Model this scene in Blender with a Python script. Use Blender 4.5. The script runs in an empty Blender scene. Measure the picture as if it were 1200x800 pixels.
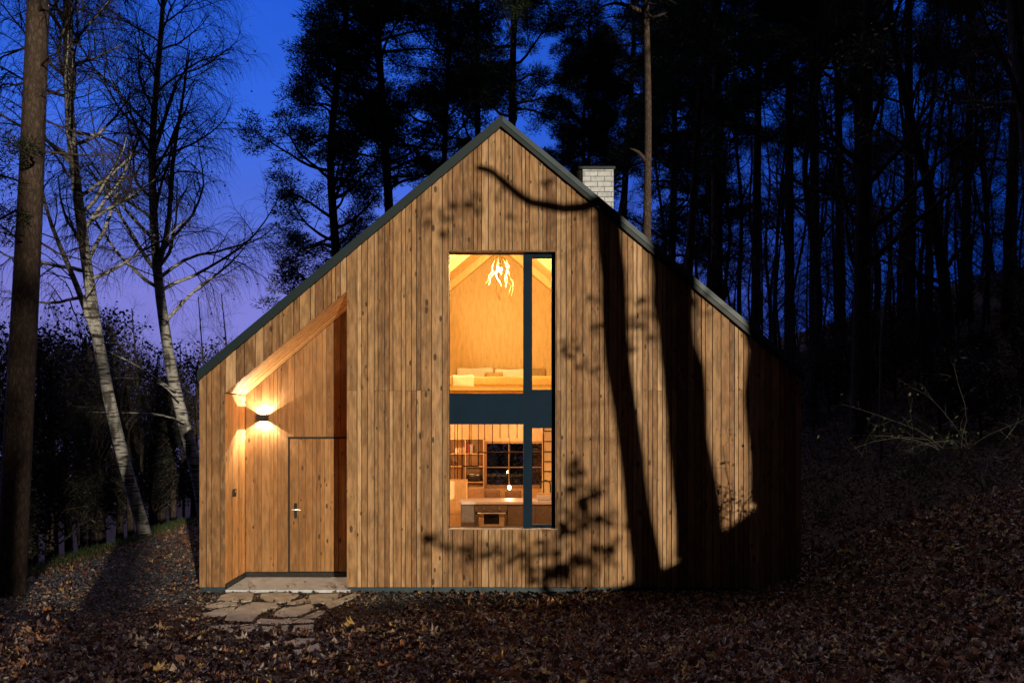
import bpy, bmesh, math, random
import numpy as np
from mathutils import Vector

random.seed(7)
RNG = np.random.default_rng(11)
SC = bpy.context.scene
COL = SC.collection

# ------------------------------------------------------------------ camera geometry
CAMY, CAMZ, FPX, CX, CY = -11.26, 2.35, 935.0, 587.0, 495.0
SUNX, SUNK = 0.42, 0.115            # towards the light: (+0.42, -1, +0.115)

def W(px, py, y):
    s = FPX / (y - CAMY)
    return ((px - CX) / s, y, CAMZ + (CY - py) / s)
def fx(px): return (px - CX) / 83.0
def fz(py): return (690.0 - py) / 83.0
def shade_pt(px, py, y):            # the point at depth y whose shade falls at that spot of the facade
    return (fx(px) - SUNX * y, y, fz(py) - SUNK * y)

# ------------------------------------------------------------------ mesh builder
class MB:
    def __init__(self):
        self.v = []; self.t = []; self.q = []; self.n = 0
        self.tt = []; self.qt = []; self.sm = False
    def add(self, V, tris=None, quads=None, tint=0.5):
        V = np.asarray(V, dtype=np.float64).reshape(-1, 3)
        if tris is not None and len(tris):
            tris = np.asarray(tris).reshape(-1, 3)
            self.t.append(tris + self.n)
            self.tt.append(np.broadcast_to(np.asarray(tint, dtype=np.float64), (len(tris),)))
        if quads is not None and len(quads):
            quads = np.asarray(quads).reshape(-1, 4)
            self.q.append(quads + self.n)
            self.qt.append(np.broadcast_to(np.asarray(tint, dtype=np.float64), (len(quads),)))
        self.v.append(V); self.n += len(V)
    def hexa(self, p, tint=0.5):     # 8 corners: bottom 0-3 ccw, top 4-7
        self.add(p, quads=[(3, 2, 1, 0), (4, 5, 6, 7), (0, 1, 5, 4), (1, 2, 6, 5), (2, 3, 7, 6), (3, 0, 4, 7)], tint=tint)
    def box(self, x0, x1, y0, y1, z0, z1, tint=0.5):
        self.hexa([(x0, y0, z0), (x1, y0, z0), (x1, y1, z0), (x0, y1, z0), (x0, y0, z1), (x1, y0, z1), (x1, y1, z1), (x0, y1, z1)], tint)
    def column(self, x0, x1, y0, y1, b0, b1, t0, t1, tint=0.5):   # sloped bottom and top
        self.hexa([(x0, y0, b0), (x1, y0, b1), (x1, y1, b1), (x0, y1, b0), (x0, y0, t0), (x1, y0, t1), (x1, y1, t1), (x0, y1, t0)], tint)
    def tubes(self, P, R, S=6, tint=0.5, cap=False):
        P = np.asarray(P, dtype=np.float64); R = np.asarray(R, dtype=np.float64)
        if P.ndim == 2: P = P[None]; R = R[None]
        K, N = P.shape[:2]
        T = np.gradient(P, axis=1)
        T /= np.linalg.norm(T, axis=2, keepdims=True) + 1e-9
        ref = np.array([0.31, 0.87, 0.38]); ref /= np.linalg.norm(ref)
        A = np.cross(T, ref); A /= np.linalg.norm(A, axis=2, keepdims=True) + 1e-9
        B = np.cross(T, A)
        a = np.arange(S) * 2 * math.pi / S
        V = P[:, :, None, :] + R[:, :, None, None] * (np.cos(a)[None, None, :, None] * A[:, :, None, :] + np.sin(a)[None, None, :, None] * B[:, :, None, :])
        k = np.arange(K)[:, None, None] * N * S; n = np.arange(N - 1)[None, :, None] * S; s = np.arange(S)[None, None, :]
        i0 = k + n + s; i1 = k + n + (s + 1) % S
        Q = np.stack([i0, i1, i1 + S, i0 + S], axis=-1).reshape(-1, 4)
        tris = None
        if cap:
            tr = []
            for kk in range(K):
                for j in range(1, S - 1):
                    tr.append((kk * N * S, kk * N * S + j + 1, kk * N * S + j))
                    e = kk * N * S + (N - 1) * S
                    tr.append((e, e + j, e + j + 1))
            tris = tr
        self.add(V.reshape(-1, 3), tris=tris, quads=Q, tint=tint)
    def ball(self, c, r, nu=12, nv=8, tint=0.5):
        r = np.broadcast_to(np.asarray(r, dtype=float), (3,))
        u = np.arange(nu) * 2 * math.pi / nu; v = np.linspace(0.02, math.pi - 0.02, nv)
        V = np.array([[(c[0] + r[0] * math.sin(b) * math.cos(a), c[1] + r[1] * math.sin(b) * math.sin(a), c[2] + r[2] * math.cos(b)) for a in u] for b in v]).reshape(-1, 3)
        Q = [(i * nu + (j + 1) % nu, i * nu + j, (i + 1) * nu + j, (i + 1) * nu + (j + 1) % nu) for i in range(nv - 1) for j in range(nu)]
        self.add(V, quads=Q, tint=tint)
    def build(self, name, mat, parent=None, smooth=False, loc=None):
        me = bpy.data.meshes.new(name)
        V = np.concatenate(self.v)
        off = np.zeros(3)
        if loc is not None: off = np.asarray(loc, dtype=float); V = V - off
        t = np.concatenate(self.t) if self.t else np.zeros((0, 3), int)
        q = np.concatenate(self.q) if self.q else np.zeros((0, 4), int)
        me.vertices.add(len(V)); me.vertices.foreach_set('co', V.astype(np.float32).ravel())
        loops = np.concatenate([t.ravel(), q.ravel()]).astype(np.int32)
        me.loops.add(len(loops)); me.loops.foreach_set('vertex_index', loops)
        nf = len(t) + len(q); me.polygons.add(nf)
        st = np.concatenate([np.arange(len(t)) * 3, len(t) * 3 + np.arange(len(q)) * 4]).astype(np.int32)
        me.polygons.foreach_set('loop_start', st)
        me.polygons.foreach_set('use_smooth', np.full(nf, bool(smooth)))
        at = me.attributes.new('tint', 'FLOAT', 'FACE')
        tv = np.concatenate(self.tt + self.qt).astype(np.float32)
        at.data.foreach_set('value', tv)
        me.update(calc_edges=True); me.validate()
        me.materials.append(mat)
        o = bpy.data.objects.new(name, me); COL.objects.link(o)
        if loc is not None: o.location = off
        if parent is not None: o.parent = parent
        return o

def rbox(name, x0, x1, y0, y1, z0, z1, bev, mat, parent=None, seg=3, puff=0.0):
    bm = bmesh.new(); bmesh.ops.create_cube(bm, size=1)
    for v in bm.verts:
        v.co = Vector(((x0 + x1) / 2 + v.co.x * (x1 - x0), (y0 + y1) / 2 + v.co.y * (y1 - y0), (z0 + z1) / 2 + v.co.z * (z1 - z0)))
    bmesh.ops.bevel(bm, geom=bm.edges[:], offset=bev, segments=seg, profile=0.6, affect='EDGES')
    if puff:
        bmesh.ops.subdivide_edges(bm, edges=bm.edges[:], cuts=2, use_grid_fill=True)
        for v in bm.verts:
            u = (v.co.x - x0) / (x1 - x0); w = (v.co.z - z0) / (z1 - z0)
            v.co.z += puff * (math.sin(u * 9.1 + z0 * 5) * 0.35 + math.sin(u * 4.3 + w * 3)) * 0.5
            v.co.y += puff * math.sin(u * 7.0 + w * 6.0) * 0.5
    me = bpy.data.meshes.new(name); bm.to_mesh(me); bm.free()
    for p in me.polygons: p.use_smooth = True
    me.materials.append(mat)
    o = bpy.data.objects.new(name, me); COL.objects.link(o)
    if parent is not None: o.parent = parent
    return o

def empty(name, loc=(0, 0, 0)):
    o = bpy.data.objects.new(name, None); o.empty_display_size = 0.2; COL.objects.link(o); o.location = loc; return o
def tag(o, label=None, cat=None, group=None, kind=None):
    if label: o['label'] = label
    if cat: o['category'] = cat
    if group: o['group'] = group
    if kind: o['kind'] = kind
    return o
class Thing:
    """an Empty at the base; parts built in world space and parented keeping their place"""
    def __init__(self, name, base, label, cat, group=None):
        self.o = empty(name, base); tag(self.o, label, cat, group); self.base = np.array(base, float)
    def part(self, name, mb, mat, smooth=False, parent=None):
        if parent is None:
            mb.v = [v - self.base for v in mb.v]
            return mb.build(name, mat, self.o, smooth)
        mb.v = [v - self.base for v in mb.v]
        return mb.build(name, mat, parent, smooth)

# ------------------------------------------------------------------ materials
def nmat(name):
    m = bpy.data.materials.new(name); m.use_nodes = True
    nt = m.node_tree; nt.nodes.clear()
    out = nt.nodes.new('ShaderNodeOutputMaterial')
    return m, nt, out
def N(nt, typ, **kw):
    n = nt.nodes.new(typ)
    for k, v in kw.items():
        if k.startswith('_'):
            n.inputs[k[1:].replace('_', ' ')].default_value = v
        else: setattr(n, k, v)
    return n
def L(nt, a, b): nt.links.new(a, b)
def ramp(nt, stops, interp='LINEAR'):
    r = nt.nodes.new('ShaderNodeValToRGB'); e = r.color_ramp.elements; r.color_ramp.interpolation = interp
    while len(e) < len(stops): e.new(0.5)
    for el, (p, c) in zip(e, stops):
        el.position = p; el.color = (c[0], c[1], c[2], 1) if hasattr(c, '__len__') else (c, c, c, 1)
    return r
def math_n(nt, op, a, b=None, c=None, clamp=False):
    n = nt.nodes.new('ShaderNodeMath'); n.operation = op; n.use_clamp = clamp
    for i, x in enumerate((a, b, c)):
        if x is None: continue
        if hasattr(x, 'is_output') or hasattr(x, 'links'): nt.links.new(x, n.inputs[i])
        else: n.inputs[i].default_value = x
    return n.outputs[0]
def mixc(nt, fac, a, b, mode='MIX'):
    n = nt.nodes.new('ShaderNodeMix'); n.data_type = 'RGBA'; n.blend_type = mode
    for s, x in ((n.inputs[0], fac), (n.inputs[6], a), (n.inputs[7], b)):
        if hasattr(x, 'is_output') or hasattr(x, 'links'): nt.links.new(x, s)
        elif hasattr(x, '__len__'): s.default_value = (*x[:3], 1)
        else: s.default_value = x
    return n.outputs[2]

def mat_plain(name, col, rough=0.6, metal=0.0, noise=0.15, nscale=12.0, bump=0.02, spec=0.5):
    m, nt, out = nmat(name)
    b = N(nt, 'ShaderNodeBsdfPrincipled'); b.inputs['Roughness'].default_value = rough; b.inputs['Metallic'].default_value = metal
    b.inputs['Specular IOR Level'].default_value = spec
    tc = N(nt, 'ShaderNodeTexCoord'); no = N(nt, 'ShaderNodeTexNoise'); no.inputs['Scale'].default_value = nscale; no.inputs['Detail'].default_value = 6
    L(nt, tc.outputs['Object'], no.inputs['Vector'])
    r = ramp(nt, [(0.3, tuple(c * (1 - noise) for c in col)), (0.7, tuple(min(1, c * (1 + noise)) for c in col))])
    L(nt, no.outputs['Fac'], r.inputs[0]); L(nt, r.outputs[0], b.inputs['Base Color'])
    if bump:
        bp = N(nt, 'ShaderNodeBump'); bp.inputs['Strength'].default_value = 0.4; bp.inputs['Distance'].default_value = bump
        L(nt, no.outputs['Fac'], bp.inputs['Height']); L(nt, bp.outputs[0], b.inputs['Normal'])
    L(nt, b.outputs[0], out.inputs[0]); return m

def mat_wood(name, shades, axis='Z', grain=1.0, knots=1.0, rough=0.62, streak=0.35):
    """boards: a shade per board (attribute tint), grain along axis, knots, weather streaks"""
    m, nt, out = nmat(name)
    b = N(nt, 'ShaderNodeBsdfPrincipled'); b.inputs['Roughness'].default_value = rough; b.inputs['Specular IOR Level'].default_value = 0.3
    at = N(nt, 'ShaderNodeAttribute', attribute_name='tint')
    tc = N(nt, 'ShaderNodeTexCoord')
    off = N(nt, 'ShaderNodeCombineXYZ')
    t37 = math_n(nt, 'MULTIPLY', at.outputs['Fac'], 37.0)
    t91 = math_n(nt, 'MULTIPLY', at.outputs['Fac'], 91.0)
    L(nt, t37, off.inputs[0]); L(nt, t91, off.inputs[1]); L(nt, t91, off.inputs[2])
    add = N(nt, 'ShaderNodeVectorMath', operation='ADD'); L(nt, tc.outputs['Object'], add.inputs[0]); L(nt, off.outputs[0], add.inputs[1])
    def stretched(sx, sl):
        v = N(nt, 'ShaderNodeVectorMath', operation='MULTIPLY'); L(nt, add.outputs[0], v.inputs[0])
        s = [sx, sx, sx]; s['XYZ'.index(axis)] = sl; v.inputs[1].default_value = s
        return v.outputs[0]
    base = ramp(nt, [(i / (len(shades) - 1), c) for i, c in enumerate(shades)]); L(nt, math_n(nt, 'FRACT', math_n(nt, 'MULTIPLY', at.outputs['Fac'], 7.31)), base.inputs[0])
    # knots warp the grain
    vo = N(nt, 'ShaderNodeTexVoronoi'); vo.inputs['Scale'].default_value = 1.0; L(nt, stretched(10.0, 4.4), vo.inputs['Vector'])
    kd = vo.outputs['Distance']
    sep = N(nt, 'ShaderNodeSeparateColor'); L(nt, vo.outputs['Color'], sep.inputs[0])
    has = math_n(nt, 'GREATER_THAN', sep.outputs[0], 0.22)
    size = math_n(nt, 'MULTIPLY_ADD', math_n(nt, 'POWER', sep.outputs[1], 2.2), 0.22, 0.075)
    kn = N(nt, 'ShaderNodeMapRange', interpolation_type='SMOOTHSTEP'); kn.inputs[3].default_value = 1; kn.inputs[4].default_value = 0
    L(nt, kd, kn.inputs[0]); L(nt, math_n(nt, 'MULTIPLY', size, 0.55), kn.inputs[1]); L(nt, size, kn.inputs[2])
    knot = math_n(nt, 'MULTIPLY', kn.outputs[0], has)
    halo = N(nt, 'ShaderNodeMapRange', interpolation_type='SMOOTHSTEP'); halo.inputs[1].default_value = 0.08; halo.inputs[2].default_value = 0.42; halo.inputs[3].default_value = 1; halo.inputs[4].default_value = 0
    L(nt, kd, halo.inputs[0])
    # grain
    no = N(nt, 'ShaderNodeTexNoise'); no.inputs['Scale'].default_value = 1; no.inputs['Detail'].default_value = 6; no.inputs['Roughness'].default_value = 0.65; no.inputs['Distortion'].default_value = 0.6
    L(nt, stretched(55, 1.6), no.inputs['Vector'])
    g = math_n(nt, 'ADD', no.outputs['Fac'], math_n(nt, 'MULTIPLY', math_n(nt, 'MULTIPLY', halo.outputs[0], has), 0.16))
    gr = ramp(nt, [(0.28, 1 - 0.45 * grain), (0.52, 1.0), (0.75, 1 - 0.12 * grain)]); L(nt, g, gr.inputs[0])
    c = mixc(nt, 1.0, base.outputs[0], gr.outputs[0], 'MULTIPLY')
    # large weather streaks
    n2 = N(nt, 'ShaderNodeTexNoise'); n2.inputs['Scale'].default_value = 1; n2.inputs['Detail'].default_value = 4
    L(nt, stretched(17, 4.0), n2.inputs['Vector'])
    s2 = ramp(nt, [(0.38, 1 - streak), (0.62, 1.12)]); L(nt, n2.outputs['Fac'], s2.inputs[0])
    c = mixc(nt, 1.0, c, s2.outputs[0], 'MULTIPLY')
    n3 = N(nt, 'ShaderNodeTexNoise'); n3.inputs['Scale'].default_value = 1; n3.inputs['Detail'].default_value = 5
    L(nt, stretched(30, 6), n3.inputs['Vector'])
    s3 = ramp(nt, [(0.5, 0.0), (0.72, 1.0)]); L(nt, n3.outputs['Fac'], s3.inputs[0])
    lum = tuple(shades[0][1] * k for k in (1.75, 1.2, 0.65))
    c = mixc(nt, math_n(nt, 'MULTIPLY', s3.outputs[0], 0.35), c, lum)
    c = mixc(nt, math_n(nt, 'MULTIPLY', knot, 0.85 * knots), c, tuple(x * 0.16 for x in shades[1]))
    L(nt, c, b.inputs['Base Color'])
    bp = N(nt, 'ShaderNodeBump'); bp.inputs['Strength'].default_value = 0.5; bp.inputs['Distance'].default_value = 0.004
    L(nt, math_n(nt, 'SUBTRACT', no.outputs['Fac'], knot), bp.inputs['Height']); L(nt, bp.outputs[0], b.inputs['Normal'])
    L(nt, b.outputs[0], out.inputs[0]); return m

def mat_bark(name, c0, c1, scale=9.0, zs=0.3, bump=0.03):
    m, nt, out = nmat(name)
    b = N(nt, 'ShaderNodeBsdfPrincipled'); b.inputs['Roughness'].default_value = 0.9; b.inputs['Specular IOR Level'].default_value = 0.2
    tc = N(nt, 'ShaderNodeTexCoord'); mp = N(nt, 'ShaderNodeMapping'); mp.inputs['Scale'].default_value = (1, 1, zs); L(nt, tc.outputs['Object'], mp.inputs[0])
    vo = N(nt, 'ShaderNodeTexVoronoi', feature='DISTANCE_TO_EDGE'); vo.inputs['Scale'].default_value = scale
    no = N(nt, 'ShaderNodeTexNoise'); no.inputs['Scale'].default_value = scale * 1.5; no.inputs['Detail'].default_value = 8
    mx = N(nt, 'ShaderNodeVectorMath', operation='ADD'); L(nt, mp.outputs[0], mx.inputs[0]); 
    sc = N(nt, 'ShaderNodeVectorMath', operation='SCALE'); sc.inputs['Scale'].default_value = 0.12; L(nt, no.outputs['Color'], sc.inputs[0]); L(nt, mp.outputs[0], no.inputs['Vector'])
    L(nt, sc.outputs[0], mx.inputs[1]); L(nt, mx.outputs[0], vo.inputs['Vector'])
    h = math_n(nt, 'ADD', math_n(nt, 'MULTIPLY', vo.outputs['Distance'], 1.6, clamp=True), math_n(nt, 'MULTIPLY', no.outputs['Fac'], 0.5))
    r = ramp(nt, [(0.2, c0), (0.85, c1)]); L(nt, h, r.inputs[0]); L(nt, r.outputs[0], b.inputs['Base Color'])
    bp = N(nt, 'ShaderNodeBump'); bp.inputs['Strength'].default_value = 0.8; bp.inputs['Distance'].default_value = bump; L(nt, h, bp.inputs['Height']); L(nt, bp.outputs[0], b.inputs['Normal'])
    L(nt, b.outputs[0], out.inputs[0]); return m

def mat_birch(name):
    m, nt, out = nmat(name)
    b = N(nt, 'ShaderNodeBsdfPrincipled'); b.inputs['Roughness'].default_value = 0.75; b.inputs['Specular IOR Level'].default_value = 0.3
    tc = N(nt, 'ShaderNodeTexCoord')
    mp = N(nt, 'ShaderNodeMapping'); mp.inputs['Scale'].default_value = (2.2, 2.2, 16); L(nt, tc.outputs['Object'], mp.inputs[0])
    no = N(nt, 'ShaderNodeTexNoise'); no.inputs['Scale'].default_value = 1.6; no.inputs['Detail'].default_value = 5; L(nt, mp.outputs[0], no.inputs['Vector'])
    d = ramp(nt, [(0.40, 0.05), (0.5, 1.0)]); L(nt, no.outputs['Fac'], d.inputs[0])
    mp2 = N(nt, 'ShaderNodeMapping'); mp2.inputs['Scale'].default_value = (4, 4, 1.5); L(nt, tc.outputs['Object'], mp2.inputs[0])
    n2 = N(nt, 'ShaderNodeTexNoise'); n2.inputs['Scale'].default_value = 1.2; n2.inputs['Detail'].default_value = 7; L(nt, mp2.outputs[0], n2.inputs['Vector'])
    k = ramp(nt, [(0.36, 0.12), (0.48, 1.0)]); L(nt, n2.outputs['Fac'], k.inputs[0])
    f = math_n(nt, 'MULTIPLY', d.outputs[0], k.outputs[0])
    c = mixc(nt, f, (0.03, 0.026, 0.022), (0.36, 0.36, 0.34)); L(nt, c, b.inputs['Base Color'])
    bp = N(nt, 'ShaderNodeBump'); bp.inputs['Strength'].default_value = 0.6; bp.inputs['Distance'].default_value = 0.01; L(nt, f, bp.inputs['Height']); L(nt, bp.outputs[0], b.inputs['Normal'])
    L(nt, b.outputs[0], out.inputs[0]); return m

def mat_leaf(name, stops, rough=0.6, trans=0.25, interp='CONSTANT', spec=0.35):
    """leaves / needles / stones: a colour per face from the attribute tint"""
    m, nt, out = nmat(name)
    at = N(nt, 'ShaderNodeAttribute', attribute_name='tint')
    r = ramp(nt, stops, interp); L(nt, at.outputs['Fac'], r.inputs[0])
    tc = N(nt, 'ShaderNodeTexCoord'); no = N(nt, 'ShaderNodeTexNoise'); no.inputs['Scale'].default_value = 40; no.inputs['Detail'].default_value = 4; L(nt, tc.outputs['Object'], no.inputs['Vector'])
    v = ramp(nt, [(0.3, 0.6), (0.7, 1.2)]); L(nt, no.outputs['Fac'], v.inputs[0])
    c = mixc(nt, 1.0, r.outputs[0], v.outputs[0], 'MULTIPLY')
    b = N(nt, 'ShaderNodeBsdfPrincipled'); b.inputs['Roughness'].default_value = rough; b.inputs['Specular IOR Level'].default_value = spec
    L(nt, c, b.inputs['Base Color'])
    if trans:
        t = N(nt, 'ShaderNodeBsdfTranslucent'); L(nt, c, t.inputs[0])
        mx = N(nt, 'ShaderNodeMixShader'); mx.inputs[0].default_value = trans; L(nt, b.outputs[0], mx.inputs[1]); L(nt, t.outputs[0], mx.inputs[2]); L(nt, mx.outputs[0], out.inputs[0])
    else: L(nt, b.outputs[0], out.inputs[0])
    return m

def mat_glass(name):
    m, nt, out = nmat(name)
    t = N(nt, 'ShaderNodeBsdfTransparent'); t.inputs[0].default_value = (0.95, 0.97, 0.96, 1)
    g = N(nt, 'ShaderNodeBsdfGlossy'); g.inputs['Roughness'].default_value = 0.01
    f = N(nt, 'ShaderNodeFresnel'); f.inputs[0].default_value = 1.5
    mx = N(nt, 'ShaderNodeMixShader'); L(nt, f.outputs[0], mx.inputs[0]); L(nt, t.outputs[0], mx.inputs[1]); L(nt, g.outputs[0], mx.inputs[2])
    L(nt, mx.outputs[0], out.inputs[0]); return m
def mat_emit(name, col, strength):
    m, nt, out = nmat(name); e = N(nt, 'ShaderNodeEmission'); e.inputs[0].default_value = (*col, 1); e.inputs[1].default_value = strength
    L(nt, e.outputs[0], out.inputs[0]); return m

def mat_brick(name):
    m, nt, out = nmat(name)
    b = N(nt, 'ShaderNodeBsdfPrincipled'); b.inputs['Roughness'].default_value = 0.8
    tc = N(nt, 'ShaderNodeTexCoord'); sp = N(nt, 'ShaderNodeSeparateXYZ'); L(nt, tc.outputs['Object'], sp.inputs[0])
    cb = N(nt, 'ShaderNodeCombineXYZ'); L(nt, math_n(nt, 'ADD', sp.outputs[0], sp.outputs[1]), cb.inputs[0]); L(nt, sp.outputs[2], cb.inputs[1])
    br = N(nt, 'ShaderNodeTexBrick'); br.inputs['Scale'].default_value = 1.0; br.inputs['Brick Width'].default_value = 0.26; br.inputs['Row Height'].default_value = 0.098; br.inputs['Mortar Size'].default_value = 0.006
    br.inputs['Color1'].default_value = (0.62, 0.66, 0.7, 1); br.inputs['Color2'].default_value = (0.5, 0.54, 0.58, 1); br.inputs['Mortar'].default_value = (0.16, 0.16, 0.16, 1)
    L(nt, cb.outputs[0], br.inputs['Vector'])
    no = N(nt, 'ShaderNodeTexNoise'); no.inputs['Scale'].default_value = 14; no.inputs['Detail'].default_value = 6; L(nt, tc.outputs['Object'], no.inputs['Vector'])
    v = ramp(nt, [(0.3, 0.75), (0.65, 1.05)]); L(nt, no.outputs['Fac'], v.inputs[0])
    c = mixc(nt, 1.0, br.outputs['Color'], v.outputs[0], 'MULTIPLY'); L(nt, c, b.inputs['Base Color'])
    bp = N(nt, 'ShaderNodeBump', invert=True); bp.inputs['Distance'].default_value = 0.01; L(nt, br.outputs['Fac'], bp.inputs['Height']); L(nt, bp.outputs[0], b.inputs['Normal'])
    L(nt, b.outputs[0], out.inputs[0]); return m

def mat_ground(name):
    m, nt, out = nmat(name)
    b = N(nt, 'ShaderNodeBsdfPrincipled'); b.inputs['Roughness'].default_value = 0.95; b.inputs['Specular IOR Level'].default_value = 0.15
    tc = N(nt, 'ShaderNodeTexCoord')
    no = N(nt, 'ShaderNodeTexNoise'); no.inputs['Scale'].default_value = 9; no.inputs['Detail'].default_value = 10; no.inputs['Roughness'].default_value = 0.7; L(nt, tc.outputs['Object'], no.inputs['Vector'])
    vo = N(nt, 'ShaderNodeTexVoronoi'); vo.inputs['Scale'].default_value = 13; L(nt, tc.outputs['Object'], vo.inputs['Vector'])
    h = math_n(nt, 'ADD', no.outputs['Fac'], math_n(nt, 'MULTIPLY', vo.outputs['Distance'], 0.6))
    r = ramp(nt, [(0.4, (0.012, 0.009, 0.008)), (0.65, (0.035, 0.022, 0.016)), (0.95, (0.07, 0.042, 0.028))]); L(nt, h, r.inputs[0])
    L(nt, r.outputs[0], b.inputs['Base Color'])
    bp = N(nt, 'ShaderNodeBump'); bp.inputs['Strength'].default_value = 1; bp.inputs['Distance'].default_value = 0.04; L(nt, h, bp.inputs['Height']); L(nt, bp.outputs[0], b.inputs['Normal'])
    L(nt, b.outputs[0], out.inputs[0]); return m

LARCH = [(0.50, 0.30, 0.145), (0.25, 0.12, 0.045), (0.42, 0.235, 0.10), (0.17, 0.08, 0.032), (0.34, 0.185, 0.078), (0.60, 0.385, 0.205), (0.29, 0.15, 0.06)]
PORCH = [(0.37, 0.19, 0.068), (0.25, 0.12, 0.04), (0.34, 0.165, 0.055), (0.22, 0.105, 0.036), (0.40, 0.215, 0.08)]  # darker than the facade boards: the shade of the recess is put into the colour
PLY = [(0.74, 0.5, 0.24), (0.70, 0.46, 0.21), (0.76, 0.53, 0.26)]
M = {}
M['steel'] = mat_plain('brushed_steel', (0.6, 0.58, 0.55), 0.35, 0.9, noise=0.05)
M['larch'] = mat_wood('larch_boards', LARCH, 'Z', grain=1.2, streak=0.32)
M['porch'] = mat_wood('porch_boards', PORCH, 'Z', streak=0.2)
PORCH_LIT = [tuple(min(.8, c * 2.1) for c in q) for q in PORCH]  # paler copy of the porch wood, lamplight put into the colour
M['porch_lit'] = mat_wood('lit_porch_boards', PORCH_LIT, 'Z', streak=0.2)
M['soffit'] = mat_wood('soffit_boards', PORCH_LIT, 'X', streak=0.2, knots=0.5)
M['ply'] = mat_wood('spruce_panels', PLY, 'Z', grain=0.12, knots=0.35, streak=0.05, rough=0.5)
M['oak'] = mat_wood('oak_wood', [(0.45, 0.28, 0.13), (0.38, 0.22, 0.1)], 'Z', grain=0.5, knots=0.2, streak=0.1)
M['membrane'] = mat_plain('black_membrane', (0.010, 0.009, 0.008), 0.9)
M['lit_verge'] = mat_plain('lit_verge_metal', (0.022, 0.046, 0.06), 0.5, 0.1, noise=0.15, nscale=3, bump=0.003)
M['roof'] = mat_plain('roof_metal', (0.008, 0.021, 0.027), 0.5, 0.0, spec=.3, noise=0.1, nscale=3, bump=0.002)
M['frame'] = mat_plain('petrol_frame', (0.004, 0.0185, 0.039), 0.65, spec=.1, noise=0.12, nscale=5, bump=0.001)
M['plinth'] = mat_plain('plinth_metal', (0.022, 0.045, 0.06), 0.5, noise=0.2, nscale=6)
M['sill'] = mat_plain('sill_metal', (0.28, 0.24, 0.2), 0.5, 0.3)
M['black'] = mat_plain('black_metal', (0.012, 0.012, 0.012), 0.45)
M['rod'] = mat_plain('matt_black_rods', (0.008, 0.008, 0.008), 0.95, noise=0, bump=0, spec=0.0)
M['concrete'] = mat_plain('pale_concrete', (0.52, 0.56, 0.60), 0.85, noise=0.18, nscale=7, bump=0.004)
M['stone'] = mat_plain('sandstone', (0.46, 0.40, 0.30), 0.9, noise=0.3, nscale=4.5, bump=0.012)
M['brick'] = mat_brick('white_brick')
M['glass'] = mat_glass('window_glass')
M['counter'] = mat_plain('pale_worktop', (0.42, 0.36, 0.33), 0.5, noise=0.05)
M['cabinet'] = mat_plain('dark_brown_laminate', (0.085, 0.06, 0.042), 0.5, noise=0.12)
M['linen'] = mat_plain('cream_linen', (0.86, 0.83, 0.76), 0.9, noise=0.06, nscale=20)
M['white_cloth'] = mat_plain('white_wool', (0.82, 0.76, 0.66), 0.95, noise=0.06, nscale=30)
M['ochre_cloth'] = mat_plain('ochre_wool', (0.62, 0.4, 0.16), 0.95, noise=0.1, nscale=30)
M['brown_cloth'] = mat_plain('brown_wool', (0.26, 0.17, 0.1), 0.95, noise=0.15, nscale=30)
M['tan_cloth'] = mat_plain('tan_wool', (0.5, 0.32, 0.17), 0.95, noise=0.12, nscale=30)
M['red_card'] = mat_plain('red_card', (0.38, 0.05, 0.035), 0.7)
M['white_card'] = mat_plain('white_card', (0.75, 0.7, 0.62), 0.7)
M['dark_card'] = mat_plain('dark_card', (0.1, 0.06, 0.03), 0.7)
M['gold'] = mat_plain('gilded_twigs', (0.5, 0.36, 0.17), 0.4, 0.2, noise=0.1)
M['pine_bark'] = mat_bark('pine_bark', (0.03, 0.018, 0.012), (0.15, 0.09, 0.06), 7.0, 0.35)
M['spruce_bark'] = mat_bark('spruce_bark', (0.045, 0.032, 0.025), (0.12, 0.088, 0.07), 16.0, 0.4, 0.015)
M['dark_bark'] = mat_bark('dark_bark', (0.018, 0.014, 0.012), (0.075, 0.06, 0.05), 9.0, 0.3)
M['twig'] = mat_plain('twigs', (0.035, 0.027, 0.022), 0.9, noise=0.3, nscale=3, bump=0)
M['pale_twig'] = mat_plain('pale_twigs', (0.055, 0.052, 0.042), 0.85, noise=0.4, nscale=4, bump=0)
M['birch'] = mat_birch('birch_bark')
M['needle'] = mat_leaf('pine_needles', [(0.0, (0.010, 0.022, 0.010)), (0.5, (0.018, 0.036, 0.014)), (1.0, (0.03, 0.05, 0.02))], 0.7, 0.15, 'LINEAR')
M['greenleaf'] = mat_leaf('green_leaves', [(0.0, (0.025, 0.05, 0.018)), (0.6, (0.05, 0.075, 0.025)), (1.0, (0.12, 0.10, 0.035))], 0.6, 0.3, 'LINEAR')
M['darkleaf'] = mat_leaf('dark_leaves', [(0.0, (0.006, 0.008, 0.005)), (0.6, (0.012, 0.013, 0.008)), (1.0, (0.03, 0.02, 0.012))], 0.7, 0.2, 'LINEAR')  # near-black: the shade of the wood is put into the leaf colour
M['litter'] = mat_leaf('fallen_leaves', [(0.0, (0.072, 0.039, 0.029)), (0.16, (0.130, 0.062, 0.039)), (0.34, (0.195, 0.088, 0.047)), (0.46, (0.247, 0.098, 0.042)), (0.58, (0.104, 0.055, 0.042)), (0.70, (0.273, 0.169, 0.104)), (0.82, (0.351, 0.286, 0.234)), (0.93, (0.468, 0.312, 0.104)), (0.985, (0.585, 0.468, 0.156))], 0.5, 0.2, 'CONSTANT', 0.5)
M['gravel'] = mat_leaf('grey_gravel', [(0.0, (0.03, 0.03, 0.034)), (0.4, (0.055, 0.055, 0.06)), (0.8, (0.10, 0.095, 0.095)), (0.97, (0.24, 0.21, 0.18))], 0.8, 0.0, 'LINEAR')
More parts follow.
